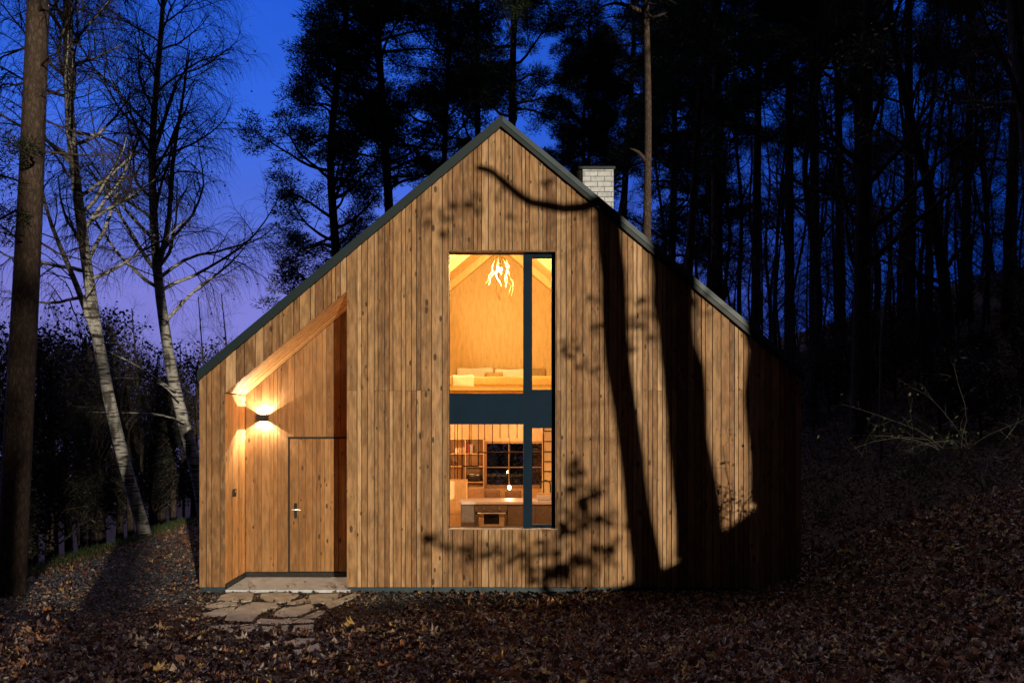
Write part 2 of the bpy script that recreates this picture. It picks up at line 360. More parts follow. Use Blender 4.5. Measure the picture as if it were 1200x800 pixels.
M['grass'] = mat_leaf('grass_blades', [(0.0, (0.03, 0.06, 0.015)), (1.0, (0.08, 0.12, 0.03))], 0.6, 0.2, 'LINEAR')
M['ground'] = mat_ground('forest_soil')

# ------------------------------------------------------------------ terrain
P0 = np.array([(-200, -14), (-60, -13), (-20, -4.4), (-9.0, -0.6), (-7.9, -0.12), (-7.2, -0.04), (3.3, -0.05), (4.0, 0.1), (4.64, 0.48), (5.2, 0.80), (5.6, 1.06), (6.7, 1.38), (9, 2.1), (15, 4), (40, 12), (200, 25)])
P1 = np.array([(-200, -12), (-60, -9), (-20, -2.0), (-9, 0.5), (-6, 0.7), (0, 1.02), (2, 1.18), (3.08, 1.28), (4.2, 1.40), (5.46, 1.50), (6.5, 1.55), (7.3, 1.62), (7.56, 1.85), (7.86, 2.1), (8.63, 2.55), (9.1, 3.0), (9.5, 3.3), (12, 3.3), (20, 5), (40, 12), (200, 25)])
def vnoise(x, y, seed=0):
    return (np.sin(x * 1.7 + seed) * np.cos(y * 1.3 - seed * 2) + 0.5 * np.sin(x * 3.9 + y * 2.1 + seed * 3) + 0.35 * np.cos(x * 7.3 - y * 6.1 + seed)) / 1.85
def sstep(a, b, x):
    t = np.clip((x - a) / (b - a), 0, 1); return t * t * (3 - 2 * t)
def H(x, y):
    x = np.asarray(x, float); y = np.asarray(y, float)
    p0 = np.interp(x, P0[:, 0], P0[:, 1]); p1 = np.interp(x, P1[:, 0], P1[:, 1])
    t = np.clip((-y - 1.2) / 11.8, 0, 1)
    front = p0 * (1 - t) + p1 * t - 0.11 * np.clip(-y - 13.2, 0, 20)
    u = np.clip(x - 4.3, 0, 20.0)
    back = 0.09 * np.clip(y, 0, 30) * np.tanh(u * 0.5) + 0.18 * u + 0.009 * np.minimum(u, 40) ** 2
    back = np.where(x < 4.3, np.minimum(p0, 0) , back) + sstep(10, 40, y) * 1.0 * (1 - sstep(2, 8, x)) * sstep(-12, -4, x)
    k = sstep(-0.6, 2.2, y)
    h = front * (1 - k) + back * k
    near_house = (1 - sstep(4.4, 6.0, np.abs(x))) * sstep(-2.2, -0.8, y) * (1 - sstep(7.5, 10, y))
    h = h + (0.035 * vnoise(x, y) + 0.02 * vnoise(x * 2.7, y * 2.7, 2)) * (1 - near_house)
    X = x + SUNX * y; zs = np.interp(X, [-60, -8, 0, 1.75, 2.0, 2.4, 3.17, 3.5, 3.62, 4.0, 4.6], [-.1, -.1, -.06, -.03, .10, .38, .80, .92, 1.35, 2.6, 9])
    lim = zs - SUNK * y - .05 + .02 * vnoise(x * 3.1, y * 2.9, 4) - .05 * sstep(-11.5, -9, y)
    return np.where((y < -1.2) & (y > -34), np.minimum(h, lim), h)
def ground_at_pixel(px, py, lift=0.0):
    dx = (px - CX) / FPX; dz = (CY - py) / FPX
    d = np.linspace(2, 80, 4000)
    z = CAMZ + dz * d; g = H(dx * d, CAMY + d) + lift
    i = int(np.argmax(z < g))
    return np.array((dx * d[i], CAMY + d[i], g[i]))

xs = np.unique(np.concatenate([np.linspace(-160, -14, 40), np.linspace(-14, 16, 260), np.linspace(16, 160, 40)]))
ys = np.unique(np.concatenate([np.linspace(-80, -16, 30), np.linspace(-16, 14, 260), np.linspace(14, 200, 60)]))
gx, gy = np.meshgrid(xs, ys); gz = H(gx, gy)
mb = MB(); nx, ny = len(xs), len(ys)
ii = (np.arange(ny - 1)[:, None] * nx + np.arange(nx - 1)[None, :]).ravel()
mb.add(np.stack([gx, gy, gz], -1).reshape(-1, 3), quads=np.stack([ii, ii + 1, ii + 1 + nx, ii + nx], -1))
tag(mb.build('ground', M['ground'], smooth=True), kind='structure')

# ------------------------------------------------------------------ the cabin
HB = (0.0, 0.0, 0.0)
cabin = Thing('timber_cabin', HB, 'larch clad gabled cabin with lit tall window and recessed porch', 'cabin')
XL, XR = -4.26, 4.24
RS = 0.838
def roof_in(x): return 6.51 - RS * abs(x)
def porch_top(x): return 2.77 + (x + 3.89) * 0.836
PX0, PX1, PD = -3.89, -2.18, 0.9
WX0, WX1, WZ0, WZ1 = fx(525), fx(652), fz(620), fz(293)
def intervals(xa, xb):
    """solid z-ranges of the facade between xa and xb: list of (bottom a, bottom b, top a, top b)"""
    top = (roof_in(xa), roof_in(xb))
    if xa >= PX0 - 1e-6 and xb <= PX1 + 1e-6:
        return [(porch_top(xa), porch_top(xb), *top)]
    if xa >= WX0 - 1e-6 and xb <= WX1 + 1e-6:
        return [(0.03, 0.03, WZ0, WZ0), (WZ1, WZ1, *top)]
    return [(0.03, 0.03, *top)]
def board_edges(stops, rng, widths=(0.055, 0.065, 0.075, 0.085, 0.10, 0.12, 0.155)):
    out = []
    for a, b in zip(stops[:-1], stops[1:]):
        w = [];
        while sum(w) < b - a: w.append(rng.choice(widths))
        k = (b - a) / sum(w); x = a
        for i in w: out.append((x, x + i * k)); x += i * k
    return out
rb = random.Random(5)
mb = MB()
for x0, x1 in board_edges([XL, PX0, PX1, WX0, 0.0, WX1, XR], rb):
    a, b = x0 + 0.005, x1 - 0.005
    dy = rb.choice((0, 0, 0.004, 0.012 if x1 - x0 < .1 else .006)) + rb.random() * 0.003
    tint = rb.random()
    for (b0, b1, t0, t1) in intervals(x0, x1):
        cut = 2.80 + rb.choice((0, 0, 0, 0.004))
        if b0 < 0.5 and t0 > 3.3 and rb.random() < 0.55:
            mb.column(a, b, dy, 0.024, b0, b1, cut - 0.002, cut - 0.002, tint)
            mb.column(a, b, dy, 0.024, cut + 0.002, cut + 0.002, t0, t1, rb.random() if rb.random() < .5 else tint + 0.01)
        else: mb.column(a, b, dy, 0.024, b0, b1, t0, t1, tint)
cladding = cabin.part('front_cladding', mb, M['larch'])
nails = MB(); nb_ = random.Random(2)
def nail(x, z, y=-.0015):
    a = np.arange(6) * math.pi / 3; nails.add(np.c_[x + .0028 * np.cos(a), np.full(6, y), z + .0028 * np.sin(a)], quads=[(0, 5, 4, 3), (0, 3, 2, 1)])
xx = XL + .05
while xx < XR - .04:
    for z in (.28, 1.42, 2.765, 2.835, 4.05, 5.2):
        z += nb_.uniform(-.008, .008)
        for (b0, b1, t0, t1) in intervals(xx - .001, xx + .001):
            if b0 + .05 < z < min(t0, t1) - .05: nail(xx, z)
    xx += nb_.uniform(.07, .13)
nl_ = cabin.part('nail_heads', nails, M['sill'], parent=cladding); nl_['kind'] = 'stuff'
# structural wall behind the boards
mb = MB()
for x0, x1 in [(XL, PX0), (PX0, PX1), (PX1, WX0), (WX0, 0.0), (0.0, WX1), (WX1, XR)]:
    for (b0, b1, t0, t1) in intervals(x0, x1):
        y1 = 0.22 if not (x0 == PX0) else 0.22
        mb.column(x0 + .026 * (x0 == PX1), x1 - .026 * (x1 == PX0), 0.026, y1, b0 - 0.03 if b0 < 0.5 else b0 + 0.024 * (x0 == PX0), b1 - 0.03 if b1 < 0.5 else b1 + 0.024 * (x0 == PX0), t0, t1)
cabin.part('front_wall', mb, M['membrane'])
# plinth strip
mb = MB(); mb.box(XL + 0.01, PX0 - 0.005, 0.006, 0.025, -0.12, 0.026); mb.box(PX1 + 0.005, XR - 0.01, 0.006, 0.025, -0.12, 0.026)
cabin.part('plinth', mb, M['plinth'])
# side and rear walls (boards outside, a liner inside)
for sgn, nm in ((-1, 'side_wall'), (1, 'side_wall')):
    X = XL if sgn < 0 else XR
    mb = MB()
    for y0, y1 in board_edges([0.026, 7.0], rb):
        t = roof_in(X) - 0.01; d = rb.random() * 0.006
        xa, xb = (X + d, X + 0.024) if sgn < 0 else (X - 0.024, X - d)
        mb.box(xa, xb, y0 + 0.003, y1 - 0.003, 0.03, t, rb.random())
    w = cabin.part(nm, mb, M['larch'])
    mb = MB(); xa, xb = (X + 0.026, X + 0.25) if sgn < 0 else (X - 0.25, X - 0.026)
    mb.box(xa, xb, 0.222, 6.74, 0.0, roof_in(X) - 0.12); cabin.part('side_liner', mb, M['ply'])
# rear wall with its window opening
RX0, RX1, RZ0, RZ1 = -0.37, 1.02, 0.89, 1.93
mb = MB()
for x0, x1 in [(XL + .05, RX0), (RX0, 0.0), (0.0, RX1), (RX1, XR - .05)]:
    op = x0 >= RX0 - 1e-6 and x1 <= RX1 + 1e-6
    segs = [(0.0, 0.0, RZ0, RZ0), (RZ1, RZ1, roof_in(x0), roof_in(x1))] if op else [(0.0, 0.0, roof_in(x0), roof_in(x1))]
    for s_ in segs: mb.column(x0, x1, 6.75, 7.0, *s_, tint=0.3)
cabin.part('rear_wall', mb, M['ply'])
# roof
for sgn in (-1, 1):
    mb = MB()
    def zr(ax): return 6.66 - RS * ax
    xe = 4.27
    def pt(ax, y, z): return (sgn * ax, y, z)
    a = [(0, zr(0) - 0.152), (xe, zr(xe) - 0.152)]
    V = [pt(0, -0.05, zr(0) - 0.148), pt(xe, -0.05, zr(xe) - 0.148), pt(xe, 7.1, zr(xe) - 0.148), pt(0, 7.1, zr(0) - 0.148),
         pt(0, -0.05, zr(0)), pt(xe, -0.05, zr(xe)), pt(xe, 7.1, zr(xe)), pt(0, 7.1, zr(0))]
    if sgn < 0: V = [V[i] for i in (1, 0, 3, 2, 5, 4, 7, 6)]
    mb.hexa(V)
    roof = cabin.part('roof', mb, M['roof'])
    mb = MB()
    y = 0.45
    while y < 7.0:
        V = [pt(0.05, y - .012, zr(.05) + .002), pt(xe, y - .012, zr(xe) + .002), pt(xe, y + .012, zr(xe) + .002), pt(.05, y + .012, zr(.05) + .002),
             pt(0.05, y - .012, zr(.05) + .03), pt(xe, y - .012, zr(xe) + .03), pt(xe, y + .012, zr(xe) + .03), pt(.05, y + .012, zr(.05) + .03)]
        if sgn < 0: V = [V[i] for i in (1, 0, 3, 2, 5, 4, 7, 6)]
        mb.hexa(V); y += 0.55
    cabin.part('standing_seams', mb, M['roof'], parent=roof)
    if sgn > 0:
        mb = MB(); mb.hexa([pt(.02, -.062, zr(.02) - .075), pt(xe, -.062, zr(xe) - .075), pt(xe, -.052, zr(xe) - .075), pt(.02, -.052, zr(.02) - .075), pt(.02, -.058, zr(.02) + .012), pt(xe, -.058, zr(xe) + .012), pt(xe, -.03, zr(xe) + .016), pt(.02, -.03, zr(.02) + .016)])
        cabin.part('lit_verge_strip', mb, M['lit_verge'], parent=roof)  # lighter strip added on this slope only, its brighter light put into the colour
    # inner ceiling
    mb = MB()
    V = [pt(0, .222, 6.25), pt(4.02, .222, 6.25 - RS * 4.02), pt(4.02, 6.74, 6.25 - RS * 4.02), pt(0, 6.74, 6.25),
         pt(0, .222, 6.45), pt(4.02, .222, 6.45 - RS * 4.02), pt(4.02, 6.74, 6.45 - RS * 4.02), pt(0, 6.74, 6.45)]
    if sgn < 0: V = [V[i] for i in (1, 0, 3, 2, 5, 4, 7, 6)]
    mb.hexa(V, 0.4); cabin.part('ceiling', mb, M['ply'])
    for yr in (2.2, 4.0, 5.7):
        mb = MB()
        V = [pt(0, yr, 6.07), pt(3.98, yr, 6.07 - RS * 3.98), pt(3.98, yr + .12, 6.07 - RS * 3.98), pt(0, yr + .12, 6.07),
             pt(0, yr, 6.247), pt(3.98, yr, 6.247 - RS * 3.98), pt(3.98, yr + .12, 6.247 - RS * 3.98), pt(0, yr + .12, 6.247)]
        if sgn < 0: V = [V[i] for i in (1, 0, 3, 2, 5, 4, 7, 6)]
        mb.hexa(V, 0.45); cabin.part('rafter', mb, M['ply'])
# floors
mb = MB(); mb.box(PX1 + .13, XR - .28, 0.225, 6.745, -0.15, 0.05); mb.box(XL + .28, PX1 + .127, PD + .145, 6.745, -0.15, 0.05); cabin.part('ground_floor', mb, M['ply'])
mb = MB(); mb.box(-2.02, XR - .255, 0.225, 6.745, 2.34, 2.765, 0.3); mb.box(XL + .255, -2.025, 1.05, 6.745, 2.34, 2.765, 0.3); cabin.part('loft_floor', mb, M['ply'])
# porch recess
mb = MB()
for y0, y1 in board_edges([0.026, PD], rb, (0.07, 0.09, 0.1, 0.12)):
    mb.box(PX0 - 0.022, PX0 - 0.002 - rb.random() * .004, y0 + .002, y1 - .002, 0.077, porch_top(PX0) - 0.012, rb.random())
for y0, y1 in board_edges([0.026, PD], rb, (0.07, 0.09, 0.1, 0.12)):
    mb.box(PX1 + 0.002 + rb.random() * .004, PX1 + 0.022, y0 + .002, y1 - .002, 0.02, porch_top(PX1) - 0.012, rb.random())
cabin.part('porch_side', mb, M['porch_lit'])
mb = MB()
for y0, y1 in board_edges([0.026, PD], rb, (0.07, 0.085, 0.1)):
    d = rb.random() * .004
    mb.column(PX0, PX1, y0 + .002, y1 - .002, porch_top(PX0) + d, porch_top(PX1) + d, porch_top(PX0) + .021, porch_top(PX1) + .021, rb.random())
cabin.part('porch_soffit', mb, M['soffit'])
DX0, DX1, DZ0, DZ1 = W(337.5, 500, PD)[0], -2.235, 0.08, 2.105
mb = MB()
for x0, x1 in board_edges([PX0, DX0, DX1, PX1], rb, (0.065, 0.09, 0.11, 0.125, 0.15)):
    t0, t1 = porch_top(x0) - .004, porch_top(x1) - .004; d = rb.random() * .004; tn = rb.random()
    if x0 >= DX0 - 1e-6 and x1 <= DX1 + 1e-6: mb.column(x0 + .002, x1 - .002, PD + d, PD + .02, DZ1 + .03, DZ1 + .03, t0, t1, tn)
    else: mb.column(x0 + .002, x1 - .002, PD + d, PD + .02, 0.08, 0.08, t0, t1, tn)
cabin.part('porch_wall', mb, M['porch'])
mb = MB()
mb.column(PX0 - .3, PX1 + .12, PD + .05, PD + .14, 0.0, 0.0, porch_top(PX0 - .3) + .1, porch_top(PX1 + .12) + .1)
mb.column(PX0 - .3, PX1 + .12, .222, PD + .05, porch_top(PX0 - .3) + .024, porch_top(PX1 + .12) + .024, porch_top(PX0 - .3) + .1, porch_top(PX1 + .12) + .1)
mb.column(PX1 + .024, PX1 + .12, .222, PD + .048, 0.0, 0.0, porch_top(PX1), porch_top(PX1))
mb.column(PX0 - .1, PX0 - .024, .222, PD + .048, 0.0, 0.0, porch_top(PX0), porch_top(PX0))
cabin.part('porch_liner', mb, M['membrane'])
mb = MB()
mb.box(PX0 + .001, PX1 - .001, PD - .012, PD + .045, 0.002, 0.076)
mb.box(PX0 - .001, PX0 + .012, 0.03, PD - .014, 0.002, 0.075)
cabin.part('porch_plinth', mb, M['black'])
mb = MB(); mb.box(PX0 + .014, PX1 - .002, -0.035, PD - .015, -0.10, 0.0); mb.box(PX1 - .002, PX1 + 0.06, -0.035, 0.004, -0.10, 0.0)
cabin.part('porch_step', mb, M['concrete'])
# door
door_mb = MB()
for x0, x1 in board_edges([DX0 + .028, DX1 - .004], rb, (0.065, 0.09, 0.11, 0.125, 0.15)):
    d = rb.random() * .004; door_mb.box(x0 + .002, x1 - .002, PD + d, PD + .02, DZ0 + .004, DZ1 - .002, rb.random())
door = cabin.part('front_door', door_mb, M['porch'])
mb = MB(); mb.box(DX0 + .002, DX0 + .026, PD + .008, PD + .03, DZ0, DZ1 + .004); mb.box(DX0 + .002, DX1, PD + .008, PD + .03, DZ1 + .005, DZ1 + .028)
cabin.part('frame', mb, M['black'], parent=door)
mb = MB(); c = W(346.5, 598, PD)
mb.box(c[0] - .022, c[0] + .022, PD - .012, PD - .001, c[2] - .115, c[2] + .115); cabin.part('handle_plate', mb, M['black'], parent=door)
mb = MB(); mb.tubes(np.array([(c[0], PD - .012, c[2] + .015), (c[0], PD - .05, c[2] + .015)]), np.array([.009, .009]), 8, cap=True)
mb.tubes(np.array([(c[0] - .045, PD - .05, c[2] + .015), (c[0] + .085, PD - .05, c[2] + .015)]), np.array([.009, .009]), 8, cap=True)
cabin.part('handle', mb, M['steel'], parent=door)
# main window
GY = 0.125
win_mb = MB()
def wbar(px0, px1, py0, py1, y0, y1, mbx=None): (mbx or win_mb).box(fx(px0), fx(px1), y0, y1, fz(py1), fz(py0))
wbar(525, 652, 460.5, 497, 0.115, 0.19)                # spandrel panel
wbar(613.5, 624, 293, 460.5, 0.105, 0.19); wbar(613.5, 624, 497, 620, 0.105, 0.19)   # mullion
for (a, b, c_, d) in [(624, 652, 293, 300), (624, 652, 456, 460.5), (624, 652, 497, 501.5), (624, 652, 615.5, 620)]: wbar(a, b, c_, d, .112, .19)
for (c_, d) in [(300, 456), (501.5, 615.5)]: wbar(647, 652, c_, d, .112, .19)
for (a, b, c_, d) in [(525, 613.5, 293, 295.5), (525, 613.5, 618.5, 620)]: wbar(a, b, c_, d, .12, .19)
for (c_, d) in [(295.5, 460.5), (497, 618.5)]: wbar(525, 526.3, c_, d, .12, .19)
window = cabin.part('main_window', win_mb, M['frame'])
for (a, b, c_, d) in [(526.3, 613.5, 295.5, 460.5), (624, 647, 300, 456), (526.3, 613.5, 497, 618.5), (624, 647, 501.5, 615.5)]:
    mb = MB(); wbar(a, b, c_, d, .145, .151, mb); cabin.part('pane', mb, M['glass'], parent=window)
mb = MB(); mb.box(WX0 - .01, WX1 + .01, -0.02, 0.118, WZ0 + .001, WZ0 + .014); cabin.part('sill', mb, M['sill'], parent=window)
mb = MB(); mb.box(WX0, WX1, 0.0, 0.118, WZ1 - .024, WZ1 - .001, .2)
cabin.part('window_head', mb, M['larch'], parent=window)
mb = MB(); mb.box(WX0 + .0005, WX0 + .012, 0.002, 0.112, WZ0 + .016, WZ1 - .026, .5); mb.box(WX1 - .012, WX1 - .0005, 0.002, 0.11, WZ0 + .016, WZ1 - .026, .6)
cabin.part('window_reveal', mb, M['larch'], parent=window)
# rear window
mb = MB(); t = .05
for (a, b, z0, z1) in [(RX0, RX1, RZ1 - t, RZ1), (RX0, RX1, RZ0, RZ0 + t), (RX0, RX0 + t, RZ0 + t, RZ1 - t), (RX1 - t, RX1, RZ0 + t, RZ1 - t)]: mb.box(a, b, 6.73, 6.9, z0, z1)
rw = cabin.part('rear_window', mb, M['oak'])
mb = MB(); mb.box(0.17, 0.195, 6.8, 6.86, RZ0 + t, RZ1 - t)
for z in (1.33, 1.67): mb.box(RX0 + t, 0.168, 6.8, 6.86, z, z + .02); mb.box(0.197, RX1 - t, 6.8, 6.86, z, z + .02)
cabin.part('muntins', mb, M['oak'], parent=rw)
mb = MB(); mb.box(RX0 + t, RX1 - t, 6.83, 6.836, RZ0 + t, RZ1 - t); cabin.part('pane', mb, M['glass'], parent=rw)
# chimney
cy0, cy1 = 4.0, 4.7
cl = W(683, 200, cy0)[0]; cr = W(719, 200, cy0)[0]; ct = W(700, 198.5, cy0)[2]; cll = W(668.5, 200, cy0)[0]
mb = MB(); mb.box(cl, cr, cy0, cy1, 4.3, ct); chim = cabin.part('chimney', mb, M['brick'])
mb = MB(); mb.box(cll + .03, cl - .003, cy0 + .04, cy1 - .03, 4.6, ct); cabin.part('shaded_stack_side', mb, M['membrane'], parent=chim)  # dark box added in place of shade on the stack's left part
mb = MB(); mb.box(cll, cr + .03, cy0 - .03, cy1 + .03, ct + .001, ct + .05); cabin.part('cap', mb, M['roof'], parent=chim)

# ------------------------------------------------------------------ lamps by the door and in the rooms
lc = W(309.3, 489.5, PD)
wl = Thing('wall_lamp', (lc[0], PD, lc[2]), 'small black up and down wall lamp glowing beside the door', 'wall lamp')
bw, bd, bh = 0.072, 0.15, 0.05
y0 = PD - .004 - bd; mb = MB()
mb.box(lc[0] - bw, lc[0] + bw, y0, y0 + .008, lc[2] - bh, lc[2] + bh)
mb.box(lc[0] - bw, lc[0] - bw + .008, y0 + .008, PD - .004, lc[2] - bh, lc[2] + bh)
mb.box(lc[0] + bw - .008, lc[0] + bw, y0 + .008, PD - .004, lc[2] - bh, lc[2] + bh)
wl.part('housing', mb, M['black'])
mb = MB(); mb.box(lc[0] - bw + .008, lc[0] + bw - .008, PD - .010, PD - .004, lc[2] - bh, lc[2] + bh); wl.part('back_plate', mb, M['steel'])
M['lampglow'] = mat_emit('lamp_glow', (1, 0.72, 0.4), 25)
mb = MB(); mb.ball((lc[0], PD - .085, lc[2]), (.008, .008, .006), 10, 6); wl.part('bulb', mb, M['lampglow'])
def lamp(name, loc, power, col, radius, parent=None):
    d = bpy.data.lights.new(name, 'POINT'); d.energy = power; d.color = col; d.shadow_soft_size = radius
    o = bpy.data.objects.new(name, d); COL.objects.link(o); o.location = loc
    if parent is not None:
        o.parent = parent; o.location = tuple(np.array(loc) - np.array(parent.location))
    return o
lamp('lamp_light', (lc[0], PD - .085, lc[2] + .012), 60, (1, .84, .6), .004, wl.o)
lamp('lamp_light', (lc[0], PD - .085, lc[2] - .012), 54, (1, .84, .6), .004, wl.o)
bc = W(273.5, 577, .35)
mb = MB(); mb.box(PX0 + .002, PX0 + .03, .30, .385, bc[2] - .055, bc[2] + .055)
db = Thing('door_bell', (PX0, .34, bc[2]), 'small square black bell panel on the left porch side', 'door bell')
db.part('panel', mb, M['black']); mb = MB(); mb.ball((PX0 + .031, .342, bc[2] + .015), (.006, .014, .014), 10, 6); db.part('button', mb, M['steel'])

rl = random.Random(21)
pc = W(586, 316, 3.4)
pend = Thing('pendant_lamp', (pc[0], pc[1], pc[2]), 'glowing pendant of twisted golden branches hanging above the bed', 'pendant lamp')
mb = MB(); mb.tubes(np.array([(pc[0], pc[1], pc[2] + .12), (pc[0], pc[1], 6.2)]), np.array([.008, .008]), 6); pend.part('cord', mb, M['black'])
mb = MB()
for k in range(8):
    a = k * 2 * math.pi / 8 + rl.random(); p = np.array([pc[0] + .04 * math.cos(a), pc[1] + .04 * math.sin(a), pc[2] + .24]); pts = [p]; r0 = .012
    n = rl.choice((7, 8, 10, 11)); ox = 0.16 + .1 * rl.random()
    for i in range(n):
        tgt = np.array([pc[0] + ox * math.cos(a), pc[1] + ox * math.sin(a)])
        q = pts[-1].copy(); q[:2] += (tgt - q[:2]) * .35 + np.array([rl.uniform(-.05, .05), rl.uniform(-.05, .05)]); q[2] -= rl.uniform(.055, .095)
        pts.append(q)
    P = np.array(pts); mb.tubes(P, np.linspace(.014, .005, len(P)), 6)
pend.part('branches', mb, M['gold'], smooth=True)
M['bulbglow'] = mat_emit('bulb_glow', (1, .8, .5), 60)
mb = MB(); mb.ball((pc[0], pc[1], pc[2]), .045); pend.part('bulb', mb, M['bulbglow'], smooth=True)
WARM = (1, .71, .27)
lamp('pendant_light', (pc[0], pc[1] , pc[2] - .06), 420, WARM, .03, pend.o)

kc = W(597, 571, 4.4)
kp = Thing('hanging_bulb', kc, 'bare glowing bulb hanging low behind the kitchen worktop', 'hanging bulb')
mb = MB(); mb.tubes(np.array([(kc[0], kc[1], kc[2] + .03), (kc[0], kc[1], 2.335)]), np.array([.004, .004]), 5); kp.part('cord', mb, M['black'])
mb = MB(); mb.ball(kc, (.032, .032, .04)); kp.part('bulb', mb, M['bulbglow'], smooth=True)
lamp('bulb_light', (kc[0], kc[1] - .06, kc[2]), 30, (1, .6, .25), .02, kp.o)
for i, (lx, ly) in enumerate(((-.9, 2.0), (.9, 2.0), (-1.4, 5.9), (.4, 5.8))):  # fill lamps added under the ceiling to brighten the kitchen
    dl = Thing('ceiling_fill', (lx, ly, 2.335), ('added fill lamp near the front left of the kitchen', 'added fill lamp near the front right of the kitchen', 'added fill lamp at the rear left of the kitchen', 'added fill lamp at the rear right of the kitchen')[i], 'fill lamp', 'added fill lamps under the kitchen ceiling')
    mb = MB(); mb.tubes(np.array([(lx, ly, 2.338), (lx, ly, 2.31)]), np.array([.06, .06]), 16, cap=True); dl.part('ring', mb, M['steel'])
    lamp('fill_lamp', (lx, ly, 2.26), 105 if i < 2 else 42, (1, .58, .3), .03, dl.o)

# ------------------------------------------------------------------ loft bed
bed = Thing('bed', (0, 5.6, 2.77), 'low double bed with pale bedding in the lit loft', 'bed')
rbox('base', -1.03, 1.03, 4.65 - 5.6, 1.05, .001, .22, .02, M['oak'], bed.o)
rbox('mattress', -1.05, 1.05, 4.6 - 5.6, 1.02, .222, .46, .06, M['linen'], bed.o)
rbox('bed_cover', -1.10, 1.10, 4.55 - 5.6, .45, .30, .505, .06, M['ochre_cloth'], bed.o, puff=.012)
rbox('headboard', -1.0, 1.0, 1.06, 1.10, .05, .8, .012, M['oak'], bed.o)
th = Thing('bed_throw', (-.75, 4.6, 3.0), 'white wool throw laid over the left corner of the bed', 'throw'); th.o.location = (-.75, 4.9, 3.0)
rbox('cloth', -.22, .22, -.38, .35, .05, .295, .05, M['white_cloth'], th.o, puff=.014)
for (a, b, z0, z1, y, lab, mt) in [(-.98, -.17, 3.28, 3.56, 6.42, 'left cream pillow leaning against the headboard', 'linen'), (-.14, .62, 3.28, 3.54, 6.43, 'right cream pillow leaning against the headboard', 'linen'), (-.36, .05, 3.28, 3.45, 6.2, 'small ochre cushion in front of the two pillows', 'ochre_cloth')]:
    p = Thing('pillow' if mt == 'linen' else 'cushion', ((a + b) / 2, y, z0), lab, 'pillow' if mt == 'linen' else 'cushion')
    h = (b - a) / 2; o = rbox('cover', -h, h, -.08, .08, 0, z1 - z0, .075, M[mt], p.o, 4, puff=.02)

# ------------------------------------------------------------------ kitchen
isl = Thing('kitchen_island', (.4, 3.25, .05), 'dark brown kitchen island with pale worktop and built in oven', 'kitchen island')
IY = 2.9
ix0 = (538 - 587) / 66.0
mb = MB()
def ibox(px0, px1, py0, py1, y0, y1): 
    s = 66.0; mb.box((px0 - CX) / s, (px1 - CX) / s, y0, y1, CAMZ + (CY - py1) / s, CAMZ + (CY - py0) / s)
mb.box(ix0 + .03, (556 - CX) / 66 - .004, IY + .02, 3.58, .051, .90); mb.box((556 - CX) / 66, (595 - CX) / 66, IY + .05, 3.58, .051, .90)
mb.box((595 - CX) / 66 + .004, .62, IY + .02, 3.58, .051, .90); mb.box(.625, 1.8, IY + .02, 3.58, .051, .90)
isl.part('cabinet', mb, M['cabinet'])
mb = MB(); mb.box(ix0, 1.85, IY, 3.62, .903, .945); isl.part('worktop', mb, M['counter'])
mb = MB(); ibox(557, 594.5, 592.5, 598, IY + .012, IY + .048); ov = isl.part('oven_panel', mb, M['cabinet'])
for p in (567, 585):
    mb = MB(); q = W(p, 595.3, IY + .01); mb.tubes(np.array([(q[0], IY + .012, q[2]), (q[0], IY - .015, q[2])]), np.array([.018, .016]), 12, cap=True)
    isl.part('knob', mb, M['steel'], parent=ov)
mb = MB()
for a in ((557, 594.5, 592, 592.6), (557, 594.5, 598, 598.6)): ibox(*a, IY + .008, IY + .05)
isl.part('oven_trim', mb, M['steel'], parent=ov)
mb = MB(); ibox(561, 567, 602, 620, IY + .01, IY + .048); ibox(585, 591, 602, 620, IY + .01, IY + .048); ibox(567, 585, 614, 620, IY + .01, IY + .048)
od = isl.part('oven_door', mb, mat_plain('oven_bronze', (.34, .24, .13), .45, .3))
mb = MB(); ibox(567, 585, 600.5, 614, IY + .02, IY + .045); isl.part('oven_glass', mb, mat_plain('oven_black_glass', (.008, .007, .007), .15, noise=.02, bump=0), parent=od)
mb = MB(); q0 = W(559.5, 601, IY - .02); q1 = W(592.5, 601, IY - .02); mb.tubes(np.array([q0, q1]), np.array([.012, .012]), 8, cap=True); isl.part('oven_handle', mb, M['steel'], parent=od)
fc = W(645, 586, 3.35)
mb = MB(); zz = .945
pts = [(fc[0], 3.35, zz), (fc[0], 3.35, zz + .26)] + [(fc[0] - .09 + .09 * math.cos(t_), 3.35, zz + .26 + .09 * math.sin(t_)) for t_ in np.linspace(.3, math.pi, 8)] + [(fc[0] - .18, 3.35, zz + .2)]
mb.tubes(np.array(pts), np.full(len(pts), .013), 8, cap=True); isl.part('tap', mb, M['black'], smooth=True)
br = Thing('bread_board', (.78, 3.2, .946), 'pale wooden block standing on the worktop by the tap', 'board')
rbox('block', -.12, .12, -.08, .08, 0, .1, .012, M['counter'], br.o); rbox('lid', -.10, .14, -.07, .07, .102, .125, .006, M['oak'], br.o)

